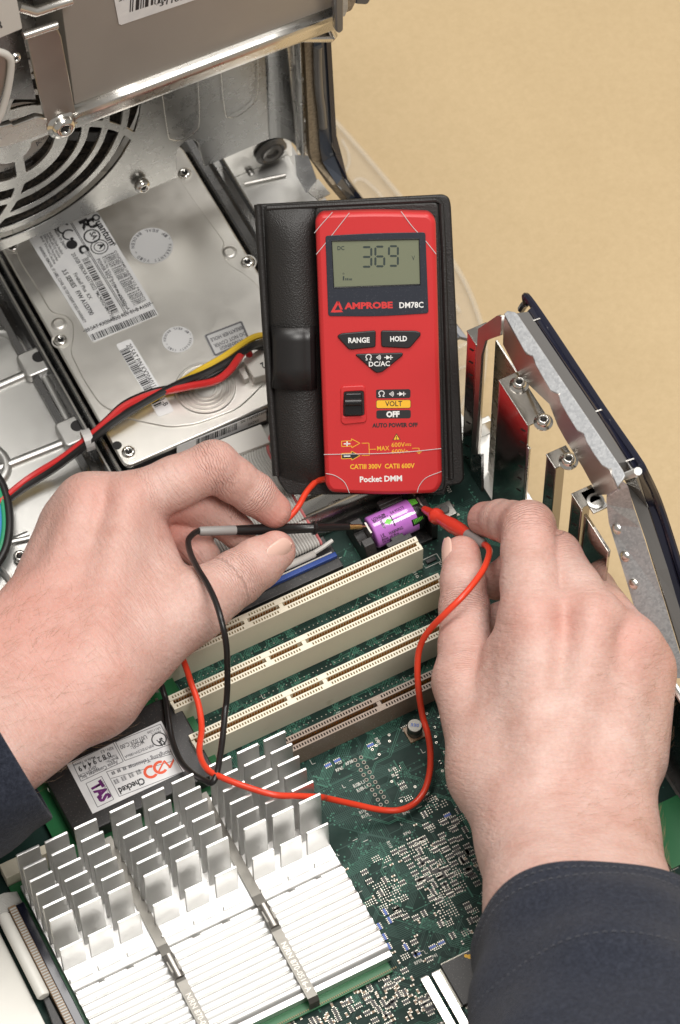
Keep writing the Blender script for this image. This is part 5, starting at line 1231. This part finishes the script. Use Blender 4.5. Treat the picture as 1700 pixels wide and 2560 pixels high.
T0 = px(1049, 1266, z=17.5); E0 = px(*zc(R66, [(1352, 437)])[0], z=52)
q1, q2, q3, q4, q5, q6 = onb(R66, (985, 235)), onb(R66, (1040, 268)), onb(R66, (1075, 285)), onb(R66, (1160, 330)), onb(R66, (1215, 362)), onb(R66, (1250, 385))
MB().tube([lerp(q1, T0, -.2), lerp(q1, T0, .8), T0], [.8, .8, .3], 10).build('gold_tip', MT['clip_steel'], rp, smooth=True)
MB().tube([q1, lerp(q1, q2, .9), q2, lerp(q2, q3, .3), lerp(q2, q3, .75), q3, lerp(q3, q4, .3), q4, q5, q6], [1.5, 2.3, 2.5, 3.5, 3.5, 2.6, 2.7, 3.3, 3.1, 2.4], 16).build('handle', MT['red_gloss'], rp, smooth=True)
MB().tube([q6, lerp(q6, E0, .5), lerp(q6, E0, .95), E0], [2.4, 2.3, 2.0, 1.5], 16).build('grey_sleeve', MT['grey_sleeve'], rp, smooth=True)
rl_ = [E0] + path([(R66, [(1372, 450, 58), (1382, 490, 63), (1345, 590, 70), (1240, 730, 74), (1120, 850, 70), (1020, 955, 60), (968, 1045, 52), (950, 1150, 45), (955, 1300, 36)]), (R8, [(930, 20, 24), (965, 140, 20), (982, 260, 14), (978, 390, 9), (945, 510, 6), (880, 595, 5), (780, 640, 6), (650, 638, 8), (480, 602, 14), (300, 562, 24)]), (R1, [(1480, 448, 34), (1380, 443, 41), (1270, 438, 46), (1150, 405, 47), (1030, 360, 46), (955, 318, 42), (920, 240, 34), (930, 130, 26), (915, 20, 24)]), (R5, [(880, 1210, 24), (850, 1120, 24), (760, 900, 22), (740, 700, 22), (800, 560, 22)]), (R5b, [(330, 660, 20), (420, 610, 20), (500, 545, 20), (575, 450, 20), (635, 340, 19), (700, 255, 18), (760, 205, 18)])]) + [FM.w(*fm((560, 1885), 5), 6)]
MB().tube(spline(rl_, 8), 1.35, 10).build('lead', MT['orange_lead'], rp, smooth=True)

# ------------------------------------------------------------------ hands: round-cone fields blended and skinned as one surface
def smin(a, b, k):
    if k <= 0: return np.minimum(a, b)
    h = np.maximum(k - np.abs(a - b), 0) / k
    return np.minimum(a, b) - h * h * k * .25
def cone(Pt, a, b, r1, r2):
    ba = b - a; l2 = ba.dot(ba); t = np.clip(((Pt - a) @ ba) / l2, 0, 1)
    d = np.linalg.norm(Pt - a - t[:, None] * ba, axis=1); return d - (r1 + (r2 - r1) * t)
def ellip(Pt, c, ax, rad):
    q = (Pt - c) @ np.array(ax).T / np.array(rad); n_ = np.linalg.norm(q, axis=1); g = np.linalg.norm(q / np.array(rad), axis=1) + 1e-9
    return n_ * (n_ - 1) / g
def nets(F, o, h):
    nx, ny, nz = F.shape; s = F < 0
    cs = [s[i:nx - 1 + i, j:ny - 1 + j, k:nz - 1 + k] for i in (0, 1) for j in (0, 1) for k in (0, 1)]
    tot = sum(c.astype(np.int8) for c in cs); act = (tot > 0) & (tot < 8)
    idx = -np.ones(act.shape, int); I = np.argwhere(act); idx[act] = np.arange(len(I))
    acc = np.zeros((len(I), 3)); cn = np.zeros(len(I)); cr_ = [(0, 0, 0), (1, 0, 0), (0, 1, 0), (1, 1, 0), (0, 0, 1), (1, 0, 1), (0, 1, 1), (1, 1, 1)]
    for a in range(8):
        for b in range(a + 1, 8):
            da = np.array(cr_[a]); db_ = np.array(cr_[b])
            if np.abs(da - db_).sum() != 1: continue
            fa = F[tuple((I + da).T)]; fb = F[tuple((I + db_).T)]; m = (fa < 0) != (fb < 0); t = np.where(m, fa / np.where(m, fa - fb, 1), 0)
            acc += np.where(m[:, None], da + (db_ - da) * t[:, None], 0); cn += m
    V = (I + acc / cn[:, None]) * h + o; faces = []
    for ax in range(3):
        sl0 = [slice(1, -1)] * 3; a_, b_ = [i for i in range(3) if i != ax]
        lo = [slice(1, n_ - 1) for n_ in F.shape]; lo[ax] = slice(0, F.shape[ax] - 1); hi = list(lo); hi[ax] = slice(1, F.shape[ax])
        s0 = s[tuple(lo)]; s1 = s[tuple(hi)]; E = np.argwhere(s0 != s1); fl = s0[tuple(E.T)]
        base = E.copy(); base[:, a_] += 1; base[:, b_] += 1
        def g(da, db__):
            q = base.copy(); q[:, a_] -= da; q[:, b_] -= db__; return idx[tuple(q.T)]
        Q = np.stack([g(1, 1), g(0, 1), g(0, 0), g(1, 0)], 1)
        flip = fl if ax != 1 else ~fl
        Q[~flip] = Q[~flip][:, ::-1]; faces.append(Q)
    return V, np.vstack(faces)
def ipx(reg, a, b, z): return px(*zc(reg, [(a, b)])[0], z=z)
def hand_field(spec):
    def f(Pt):
        d = None
        for (a, b, r1, r2) in spec['palm']:
            c = cone(Pt, a, b, r1, r2); d = c if d is None else smin(d, c, spec.get('kp', 9))
        palm = d; out = palm
        for ch_ in spec['fingers']:
            e = None
            for i in range(len(ch_) - 1):
                c = cone(Pt, ch_[i][0], ch_[i + 1][0], ch_[i][1], ch_[i + 1][1]); e = c if e is None else smin(e, c, 2.5)
            out = smin(out, smin(palm, e, spec.get('kf', 5.0)), .7)
        for c, r_, amt, k in spec.get('bumps', []):
            out = smin(out, np.linalg.norm(Pt - c, axis=1) - r_, k)
        for a, b, r_, dep in spec.get('creases', []):
            dd = cone(Pt, a, b, 0, 0); out = out + dep * np.exp(-(dd / r_) ** 2)
        return out
    return f
def make_hand(name, spec, mat, parent, lo, hi, h=1.15):
    f = hand_field(spec); lo = np.array(lo, float); hi = np.array(hi, float); BK = 8
    nb = np.ceil((hi - lo) / (h * BK)).astype(int); n_ = nb * BK
    F = np.full(n_, 5.0, np.float32)
    # coarse pass: only blocks near the surface are sampled finely
    cb = np.stack(np.meshgrid(*[np.arange(k) for k in nb], indexing='ij'), -1).reshape(-1, 3)
    dc = f(lo + (cb + .5) * BK * h - h / 2); lim = BK * h * .87 + 2.5
    off = np.stack(np.meshgrid(*[np.arange(BK)] * 3, indexing='ij'), -1).reshape(-1, 3)
    for c, d in zip(cb, dc):
        if d < -lim: F[c[0] * BK:(c[0] + 1) * BK, c[1] * BK:(c[1] + 1) * BK, c[2] * BK:(c[2] + 1) * BK] = -5
    near = cb[np.abs(dc) <= lim]
    for i in range(0, len(near), 400):
        I = (near[i:i + 400, None, :] * BK + off[None]).reshape(-1, 3); F[tuple(I.T)] = f(lo + I * h)
    V, Q = nets(F, lo, h)
    for _ in range(2):   # pull the points onto the field
        d = f(V); e = .4; G = np.stack([(f(V + np.eye(3)[k] * e) - f(V - np.eye(3)[k] * e)) / (2 * e) for k in range(3)], 1)
        V = V - np.clip(d, -.8, .8)[:, None] * G / (np.linalg.norm(G, axis=1)[:, None] ** 2 + 1e-6)
    me = bpy.data.meshes.new(name); me.from_pydata((V * S).tolist(), [], Q.tolist()); me.update()
    ax = spec['axes']; hv = me.attributes.new('hv', 'FLOAT_VECTOR', 'POINT'); hv.data.foreach_set('vector', ((V - V.mean(0)) @ np.array(ax).T).astype(np.float32).ravel())
    red = np.zeros(len(V))
    for c, r_, w_ in spec.get('red', []): red += w_ * np.exp(-(np.linalg.norm(V - c, axis=1) / r_) ** 2)
    at = me.attributes.new('flush', 'FLOAT', 'POINT'); at.data.foreach_set('value', np.clip(red, 0, 1).astype(np.float32))
    wr = np.zeros(len(V)); wc = np.zeros(len(V))
    for c, a_, rad_, st in spec.get('wrink', []):
        a_ = a_ / np.linalg.norm(a_); q = V - c; t = q @ a_; w_ = st * np.exp(-(t / rad_) ** 2) * np.clip((15 - np.linalg.norm(q - t[:, None] * a_, axis=1)) / 3, 0, 1); m_ = w_ > wr; wr[m_] = w_[m_]; wc[m_] = t[m_]
    for nm_, arr in (('wr', wr), ('wc', wc)): me.attributes.new(nm_, 'FLOAT', 'POINT').data.foreach_set('value', arr.astype(np.float32))
    o = finish(name, me, mat, parent, smooth='all')
    return o, f
# skin
m = mk('skin', (0.70, 0.43, 0.33), 0.46, spec=0.42); B = bsdf(m); nt = m.node_tree
n1 = noise(m, 60, 5, .6); r1 = ramp(m, n1.outputs['Fac'], [(0.3, (0.57, 0.345, 0.29)), (0.7, (0.675, 0.48, 0.425))])
n0 = noise(m, 700, 3, .6); r0 = ramp(m, n0.outputs['Fac'], [(0.3, (0.90, 0.86, 0.84)), (0.7, (1.0, 1.0, 1.0))])
mx = N(m, 'ShaderNodeMix', data_type='RGBA', blend_type='MULTIPLY'); mx.inputs[0].default_value = 1
nt.links.new(r1.outputs['Color'], mx.inputs[6]); nt.links.new(r0.outputs['Color'], mx.inputs[7])
at = N(m, 'ShaderNodeAttribute', attribute_name='flush'); mx2 = N(m, 'ShaderNodeMix', data_type='RGBA', blend_type='MIX')
mul = N(m, 'ShaderNodeMath', operation='MULTIPLY'); mul.inputs[1].default_value = .95; nt.links.new(at.outputs['Fac'], mul.inputs[0])
nt.links.new(mul.outputs[0], mx2.inputs[0]); nt.links.new(mx.outputs[2], mx2.inputs[6]); mx2.inputs[7].default_value = (0.60, 0.265, 0.215, 1)
nt.links.new(mx2.outputs[2], B.inputs['Base Color'])
B.inputs['Subsurface Weight'].default_value = .22; B.inputs['Subsurface Radius'].default_value = (1.0, .35, .2); B.inputs['Subsurface Scale'].default_value = .0035
vo = N(m, 'ShaderNodeTexVoronoi', Scale=1300.0, feature='DISTANCE_TO_EDGE'); nt.links.new(nt.nodes['tc'].outputs['Object'], vo.inputs['Vector'])
b1_ = bump(m, vo.outputs['Distance'], .22, .0003); n2 = noise(m, 420, 4, .7); b2_ = bump(m, n2.outputs['Fac'], .16, .0006, b1_)
hvn = N(m, 'ShaderNodeAttribute', attribute_name='hv'); vm = N(m, 'ShaderNodeVectorMath', operation='MULTIPLY'); vm.inputs[1].default_value = (.62, .11, .2)
nt.links.new(hvn.outputs['Vector'], vm.inputs[0]); n5 = noise(m, 1.0, 3, .6, vm.outputs['Vector'], .6); b3_ = bump(m, n5.outputs['Fac'], .42, .0016, b2_)
n6 = noise(m, 110, 3, .5); b4_ = bump(m, n6.outputs['Fac'], .22, .0016, b3_)
def mth(op, a, b):
    q = N(m, 'ShaderNodeMath', operation=op)
    for i, v_ in enumerate((a, b)):
        if v_ is None: continue
        if hasattr(v_, 'is_linked'): nt.links.new(v_, q.inputs[i])
        else: q.inputs[i].default_value = v_
    return q.outputs[0]
awr = N(m, 'ShaderNodeAttribute', attribute_name='wr').outputs['Fac']; awc = N(m, 'ShaderNodeAttribute', attribute_name='wc').outputs['Fac']
n7 = noise(m, 220, 2, .5); ph_ = mth('ADD', mth('MULTIPLY', awc, 2.6), mth('MULTIPLY', n7.outputs['Fac'], 9.0))
sn_ = mth('POWER', mth('ABSOLUTE', mth('SINE', ph_, None), None), .45); hgt_ = mth('MULTIPLY', sn_, awr); bump(m, hgt_, .8, .0011, b4_)
roughvar(m, 300, .42, .56); MT['skin'] = m
MT['nail'] = mk('nail', (0.74, 0.48, 0.40), 0.22, spec=.5)
per = thing('person', 'person in dark navy sleeves holding a black probe and a red probe', 'person', (-60, -140, 60))
def J(reg):
    return lambda a, b, z: ipx(reg, a, b, z)
# ---- left hand
j = J(R5)
iM, iP, iD, iT = j(590, 385, 56), j(985, 212, 60), j(1172, 340, 46), j(1262, 418, 38)
mM, mP, mD, mT = j(405, 385, 54), j(800, 360, 44), j(1010, 440, 32), j(1100, 520, 28)
rM, rP, rD, rT = j(318, 480, 44), j(700, 480, 34), j(880, 560, 27), j(940, 630, 25)
pM, pP, pT = j(262, 600, 34), j(560, 650, 27), j(760, 690, 25)
tC, tM, tI, tT = j(560, 1080, 46), j(890, 862, 46), j(1092, 728, 40), j(1270, 604, 37)
wR, wU = j(420, 1225, 56), j(165, 960, 54)
zarm = 74
aR, aU = j(-80, 1590, zarm), j(-340, 1290, zarm - 2)
specL = dict(kp=11, palm=[(wR, iM, 17, 12.2), (lerp(wR, wU, .4), mM, 17, 12.4), (lerp(wR, wU, .75), rM, 16.5, 11.2), (wU, pM, 16.5, 10.5), (wR, aR, 18.5, 20), (wU, aU, 18, 20), (lerp(wR, wU, .5), lerp(aR, aU, .5), 19, 21),
                   (tC, tM, 17.5, 14.5), (wR, tC, 18, 17.5), (j(640, 520, 44), j(745, 810, 42), 12.0, 13.0), (j(520, 620, 44), j(600, 900, 46), 15, 16), (j(400, 650, 42), j(420, 900, 46), 14, 15)],
             fingers=[[(iM, 12.0), (lerp(iM, iP, .55), 11.0), (iP, 10.6), (lerp(iP, iD, .5), 9.4), (iD, 8.9), (iT, 7.6)], [(mM, 12), (mP, 10.4), (mD, 8.6), (mT, 7.6)], [(rM, 11), (rP, 9.6), (rD, 8.2), (rT, 7.2)], [(pM, 10), (pP, 8.4), (pT, 6.8)],
                      [(tM, 14), (lerp(tM, tI, .55), 12.2), (tI, 11.6), (lerp(tI, tT, .55), 10.6), (tT, 8.6)]])
upv = CMN[:, 2]
specL['bumps'] = [(iM + upv * 5.8, 8.2, 0, 5), (mM + upv * 5.6, 8.4, 0, 5)]
specL['palm'] += [(iM + upv * 10.2, lerp(iM, wR, .75) + upv * 15.5, 2.6, 2.2), (mM + upv * 10.2, lerp(mM, wU, .6) + upv * 15, 2.6, 2.2)]
specL['creases'] = [(lerp(iM, mM, .5) + upv * 11 + (wR - iM) * .02, lerp(iM, mM, .5) + upv * 10 + (wR - iM) * .28, 7, 2.3), (lerp(mM, rM, .5) + upv * 9, lerp(mM, rM, .5) + upv * 9 + (wU - mM) * .3, 6, 1.8)]
for t_, w_ in ((.42, 1.0), (.5, .8), (.58, .6)):
    c0 = lerp(iP, iD, t_ - .5); 
specL['red'] = [(iM + upv * 9, 13, .35), (mM + upv * 10, 12, .3), (iP + upv * 6, 12, .4), (iT, 13, .85), (tT, 12, .5), (tI, 12, .35), (wU, 42, .45), (lerp(wU, aU, .4), 50, .35), (lerp(wR, aR, .3), 30, .25), (mP, 16, .5), (rP, 18, .6), (j(800, 560, 40), 14, .5)]
specL['wrink'] = [(iP, iP - iM, 7, .5), (iD, iT - iP, 4.5, .45), (tI, tT - tM, 6, .55), (lerp(tI, tM, .35), tI - tM, 5, .4), (lerp(iM, iP, .25), iP - iM, 5, .25), (lerp(wR, wU, .5), aR - wR, 30, .22)]
specL['axes'] = [CMN[:, 0] * .80 - CMN[:, 1] * -.6, CMN[:, 0] * -.6 + CMN[:, 1] * .80, CMN[:, 2]]
lhand, fL = make_hand('hand', specL, MT['skin'], per, (-285, -125, 8), (0, 110, 112))
lhand['label'] = 'left hand pinching the black probe between thumb and index finger'
# ---- right hand
R3h = (1050, 1200, 2.3615); j = J(R3h)
iM, iP, iD, iT = j(672, 830, 84), j(640, 282, 82), j(480, 238, 62), j(385, 232, 50)
mM, mP, mD, mT = j(1010, 850, 84), j(800, 455, 76), j(590, 520, 54), j(455, 600, 42)
rM, rP, rT = j(1235, 985, 74), j(1010, 660, 58), j(480, 830, 40)
pM, pP, pT = j(1318, 1110, 64), j(1150, 900, 48), j(950, 800, 40)
tC, tM, tI, tT = j(430, 1730, 68), j(268, 1190, 60), j(262, 760, 54), j(246, 440, 50)
wR, wU = j(700, 2150, 78), j(1080, 2150, 76)
aR, aU = j(760, 2900, 125), j(1260, 2900, 123)
specR = dict(kp=11, palm=[(wR, iM, 19, 13.6), (lerp(wR, wU, .4), mM, 19, 13.6), (lerp(wR, wU, .75), rM, 18, 12.2), (wU, pM, 18, 11.2), (wR, aR, 21, 24), (wU, aU, 20.5, 24), (lerp(wR, wU, .5), lerp(aR, aU, .5), 21, 25),
                   (tC, tM, 15.5, 12.6), (wR, tC, 19, 15.5), (j(560, 1080, 70), j(560, 1500, 68), 13, 16), (j(850, 1200, 70), j(900, 1700, 70), 17, 18), (j(1290, 1200, 58), j(1200, 1650, 60), 12, 16)],
             fingers=[[(iM, 13.4), (lerp(iM, iP, .4), 12.4), (lerp(iM, iP, .75), 11.4), (iP, 10.9), (lerp(iP, iD, .6), 9.0), (iD, 8.4), (iT, 7.5)], [(mM, 13.2), (lerp(mM, mP, .5), 11.6), (mP, 10.6), (mD, 9), (mT, 7.8)], [(rM, 12), (rP, 10), (rT, 8)], [(pM, 11), (pP, 9), (pT, 7)],
                      [(tM, 12.6), (lerp(tM, tI, .5), 10.6), (tI, 10.2), (lerp(tI, tT, .5), 9.2), (tT, 7.9)]])
specR['bumps'] = [(iM + upv * 6.3, 8.8, 0, 5.5), (mM + upv * 6.2, 8.8, 0, 5.5), (rM + upv * 5.0 + CMN[:, 0] * 1, 8.4, 0, 5.5)]
specR['palm'] += [(iM + upv * 11.5, lerp(iM, wR, .7) + upv * 17, 2.6, 2.2), (mM + upv * 11.5, lerp(mM, wR, .6) + upv * 17.5, 2.6, 2.2), (rM + upv * 10, lerp(rM, wU, .6) + upv * 16.5, 2.4, 2.0)]
specR['creases'] = [(lerp(iM, mM, .5) + upv * 12, lerp(iM, mM, .5) + upv * 11 + (wR - iM) * .3, 7, 1.9), (lerp(mM, rM, .5) + upv * 11, lerp(mM, rM, .5) + upv * 10 + (wU - mM) * .3, 7, 1.9), (j(330, 1030, 72), j(330, 1330, 74), 6, 1.2)]
specR['red'] = [(iM + upv * 10, 15, .45), (mM + upv * 10, 15, .25), (iP + upv * 5, 14, .45), (iT, 12, .6), (tT, 13, .5), (tI, 14, .35), (rM + upv * 6, 20, .4), (pM, 22, .35), (lerp(wU, aU, .15), 30, .25), (tM, 20, .3), (mP, 14, .35)]
specR['wrink'] = [(iP, lerp(iP - iM, iD - iP, .3), 8, .65), (iD, iT - iP, 4.5, .45), (mP + CMN[:, 0] * 4, mP - mM, 6, .35), (tI, tT - tM, 7, .65), (tM, tI - tM, 8, .45), (iM, iP - iM, 8, .3), (mM, mP - mM, 7, .25), (lerp(wR, wU, .5), aR - wR, 30, .22)]
specR['axes'] = [CMN[:, 1], CMN[:, 0], CMN[:, 2]]
rhand, fR = make_hand('hand', specR, MT['skin'], per, (-95, -330, 10), (118, 30, 165))
rhand['label'] = 'right hand holding the red probe against the battery'
def hairs(hand, f, c, rad, n, direction, seed, L=(4, 9)):
    r_ = random.Random(seed); me = hand.data; m_ = MB(); vs = me.vertices; N_ = len(vs); d0_ = np.array(direction, float); d0_ /= np.linalg.norm(d0_); k = 0; it = 0
    while k < n and it < n * 400:
        it += 1; v = vs[r_.randrange(N_)]; p = np.array(v.co) / S
        if np.linalg.norm(p - c) > rad * r_.uniform(.3, 1) or np.dot(np.array(v.normal), CMN[:, 2]) < -.1: continue
        nn_ = np.array(v.normal); d = d0_ + np.array([r_.uniform(-.5, .5) for _ in range(3)]); d -= nn_ * d.dot(nn_); d /= np.linalg.norm(d); l_ = r_.uniform(*L)
        m_.tube([p, p + d * l_ * .5 + nn_ * l_ * .22, p + d * l_ + nn_ * l_ * .26], [.036, .03, .012], 3, cap=False); k += 1
    o = m_.build('hair', MT['hair'], hand); o['kind'] = 'stuff'
MT['hair'] = mk('hair', (0.30, 0.18, 0.10), .5)
def nail(f, c, tdir, n_, L, W, R_, parent):
    t = np.array(tdir, float); t /= np.linalg.norm(t); n_ = n_ - t * n_.dot(t); n_ /= np.linalg.norm(n_); s = np.cross(n_, t)
    p = np.array(c, float)
    for _ in range(40):
        d = f(p[None])[0]
        if abs(d) < .02: break
        p = p - n_ * d
    G = []
    for i in range(13):
        v = -1 + 2 * i / 12; wv_ = (1 - abs(v) ** (3.5 if v < 0 else 3)) ** .5 if abs(v) < .999 else .02; row = []
        for k in range(13):
            u = -1 + 2 * k / 12; a = u * wv_ * W / 2 / R_; hgt = .35 + .25 * (1 - u * u) * (1 - v ** 4)
            row.append(p + s * R_ * math.sin(a) + n_ * (R_ * (math.cos(a) - 1) + hgt - .012 * (v * L / 2) ** 2 * (1 if v > 0 else .3)) + t * v * L / 2)
        G.append(row)
    o = MB().grid(G).build('fingernail', MT['nail'], parent, smooth=True); sd = o.modifiers.new('solid', 'SOLIDIFY'); sd.thickness = .5 * S; sd.offset = -1
jl = J(R5); a0, a1 = jl(1092, 728, 40), jl(1270, 604, 37)
nail(fL, jl(1302, 618, 46), a1 - a0, upv * .8 + CMN[:, 0] * .35 - CMN[:, 1] * .45, 14.5, 11.0, 8.0, lhand)
nail(fR, j(178, 430, 52), tT - tI, upv * .42 - CMN[:, 0] * .9, 13.5, 10.5, 7.6, rhand)
hairs(lhand, fL, lerp(lerp(specL['palm'][4][0], specL['palm'][5][0], .5), lerp(specL['palm'][4][1], specL['palm'][5][1], .5), .45), 52, 260, specL['palm'][4][0] - specL['palm'][4][1] + CMN[:, 0] * 30, 4)
hairs(lhand, fL, specL['palm'][3][0], 40, 70, specL['palm'][3][1] - specL['palm'][3][0], 5, (3, 6))
hairs(rhand, fR, lerp(wU, aU, .1), 38, 130, CMN[:, 0] * .8 + CMN[:, 1] * .6, 6, (3, 7))
hairs(rhand, fR, lerp(rM, wU, .3), 34, 60, CMN[:, 0] * .8 + CMN[:, 1] * .5, 7, (2.5, 5))
# ---- sleeves
m = mk('navy_cloth', (0.020, 0.022, 0.030), 0.85, spec=.25); n = noise(m, 650, 6, .75); r = ramp(m, n.outputs['Fac'], [(0.3, (0.007, 0.009, 0.017)), (0.5, (0.018, 0.022, 0.036)), (0.72, (0.038, 0.044, 0.065))])
m.node_tree.links.new(r.outputs['Color'], bsdf(m).inputs['Base Color']); bsdf(m).inputs['Sheen Weight'].default_value = .08; bsdf(m).inputs['Sheen Roughness'].default_value = .5
bump(m, n.outputs['Fac'], .7, .0009); MT['cloth'] = m
MT['thread'] = mk('thread', (0.085, 0.09, 0.105), .8)
def sleeve(c0, axis, lat, L, a, b, grow, label, stitch, seed):
    ax = np.array(axis, float); ax /= np.linalg.norm(ax); lat = np.array(lat, float); lat -= ax * lat.dot(ax); lat /= np.linalg.norm(lat); up = np.cross(lat, ax)
    if up[2] < 0: up = -up
    rr_ = random.Random(seed); ph = [rr_.uniform(0, 6.28) for _ in range(6)]
    def pt(s, t, off=0.0):
        w_ = 1.3 * math.sin(3 * t + s * .05 + ph[0]) + 1.0 * math.sin(5 * t - s * .09 + ph[1]) + 1.1 * math.sin(s * .16 + 2 * t + ph[2]) * min(1, s / 25)
        k = 1 + grow * s / 100
        return c0 + ax * s + lat * math.cos(t) * (a * k + w_ + off) + up * math.sin(t) * (b * k + w_ + off)
    n = 64; ss = [9, 4, 1.2, .3, 0, .3, 1.2, 3, 6, 9, 13, 18, 24, 31, 39, 48, 58, 70, 84, 100, 118, 138, 160]; offs = [-3.2, -3.0, -2.8, -2.2, -1.3, -.4, .1] + [0.1] * 16
    m = MB(); V = []; F = []
    for s, o_ in zip(ss, offs):
        if s > L: break
        for k in range(n): V.append(pt(s, 2 * math.pi * k / n, o_ - (.45 if abs(s - 9) < .1 and o_ > 0 else 0)))
    rows = len(V) // n
    F = [(i * n + k, i * n + (k + 1) % n, (i + 1) * n + (k + 1) % n, (i + 1) * n + k) for i in range(rows - 1) for k in range(n)]
    m.add(V, F); o = m.build('sleeve', MT['cloth'], per, smooth=True); o['label'] = label
    sub = o.modifiers.new('sub', 'SUBSURF'); sub.levels = 1; sub.render_levels = 1
    st_ = MB()
    for s in stitch:
        k = 0; t = .15
        while t < 3.0:
            st_.tube([pt(s, t, .1), pt(s, t + .016, .45), pt(s, t + .034, .1)], .17, 5); t += .062
    if stitch: st_.build('stitching', MT['thread'], o, smooth=True)['kind'] = 'stuff'
c0 = px(1490, 2345, z=110); c1 = px(1570, 2760, z=160)
sleeve(c0, c1 - c0, CMN[:, 0], 160, 47.5, 36, .12, 'right sleeve with stitched cuff', (5.5, 11.5, 52), 3)
tdep = (px(-5, 1812, z=74) - CAM).dot(-CMN[:, 2])
def pd(u, v, t): return CAM + ray(u, v) * t
c0 = pd(-8, 1806, tdep); c1 = pd(-8 - 430, 1806 + 255, tdep - 8)
sleeve(c0, c1 - c0, pd(141, 2050, tdep) - pd(0, 1812, tdep), 120, 46, 36, .1, 'left sleeve with plain cuff', (), 5)
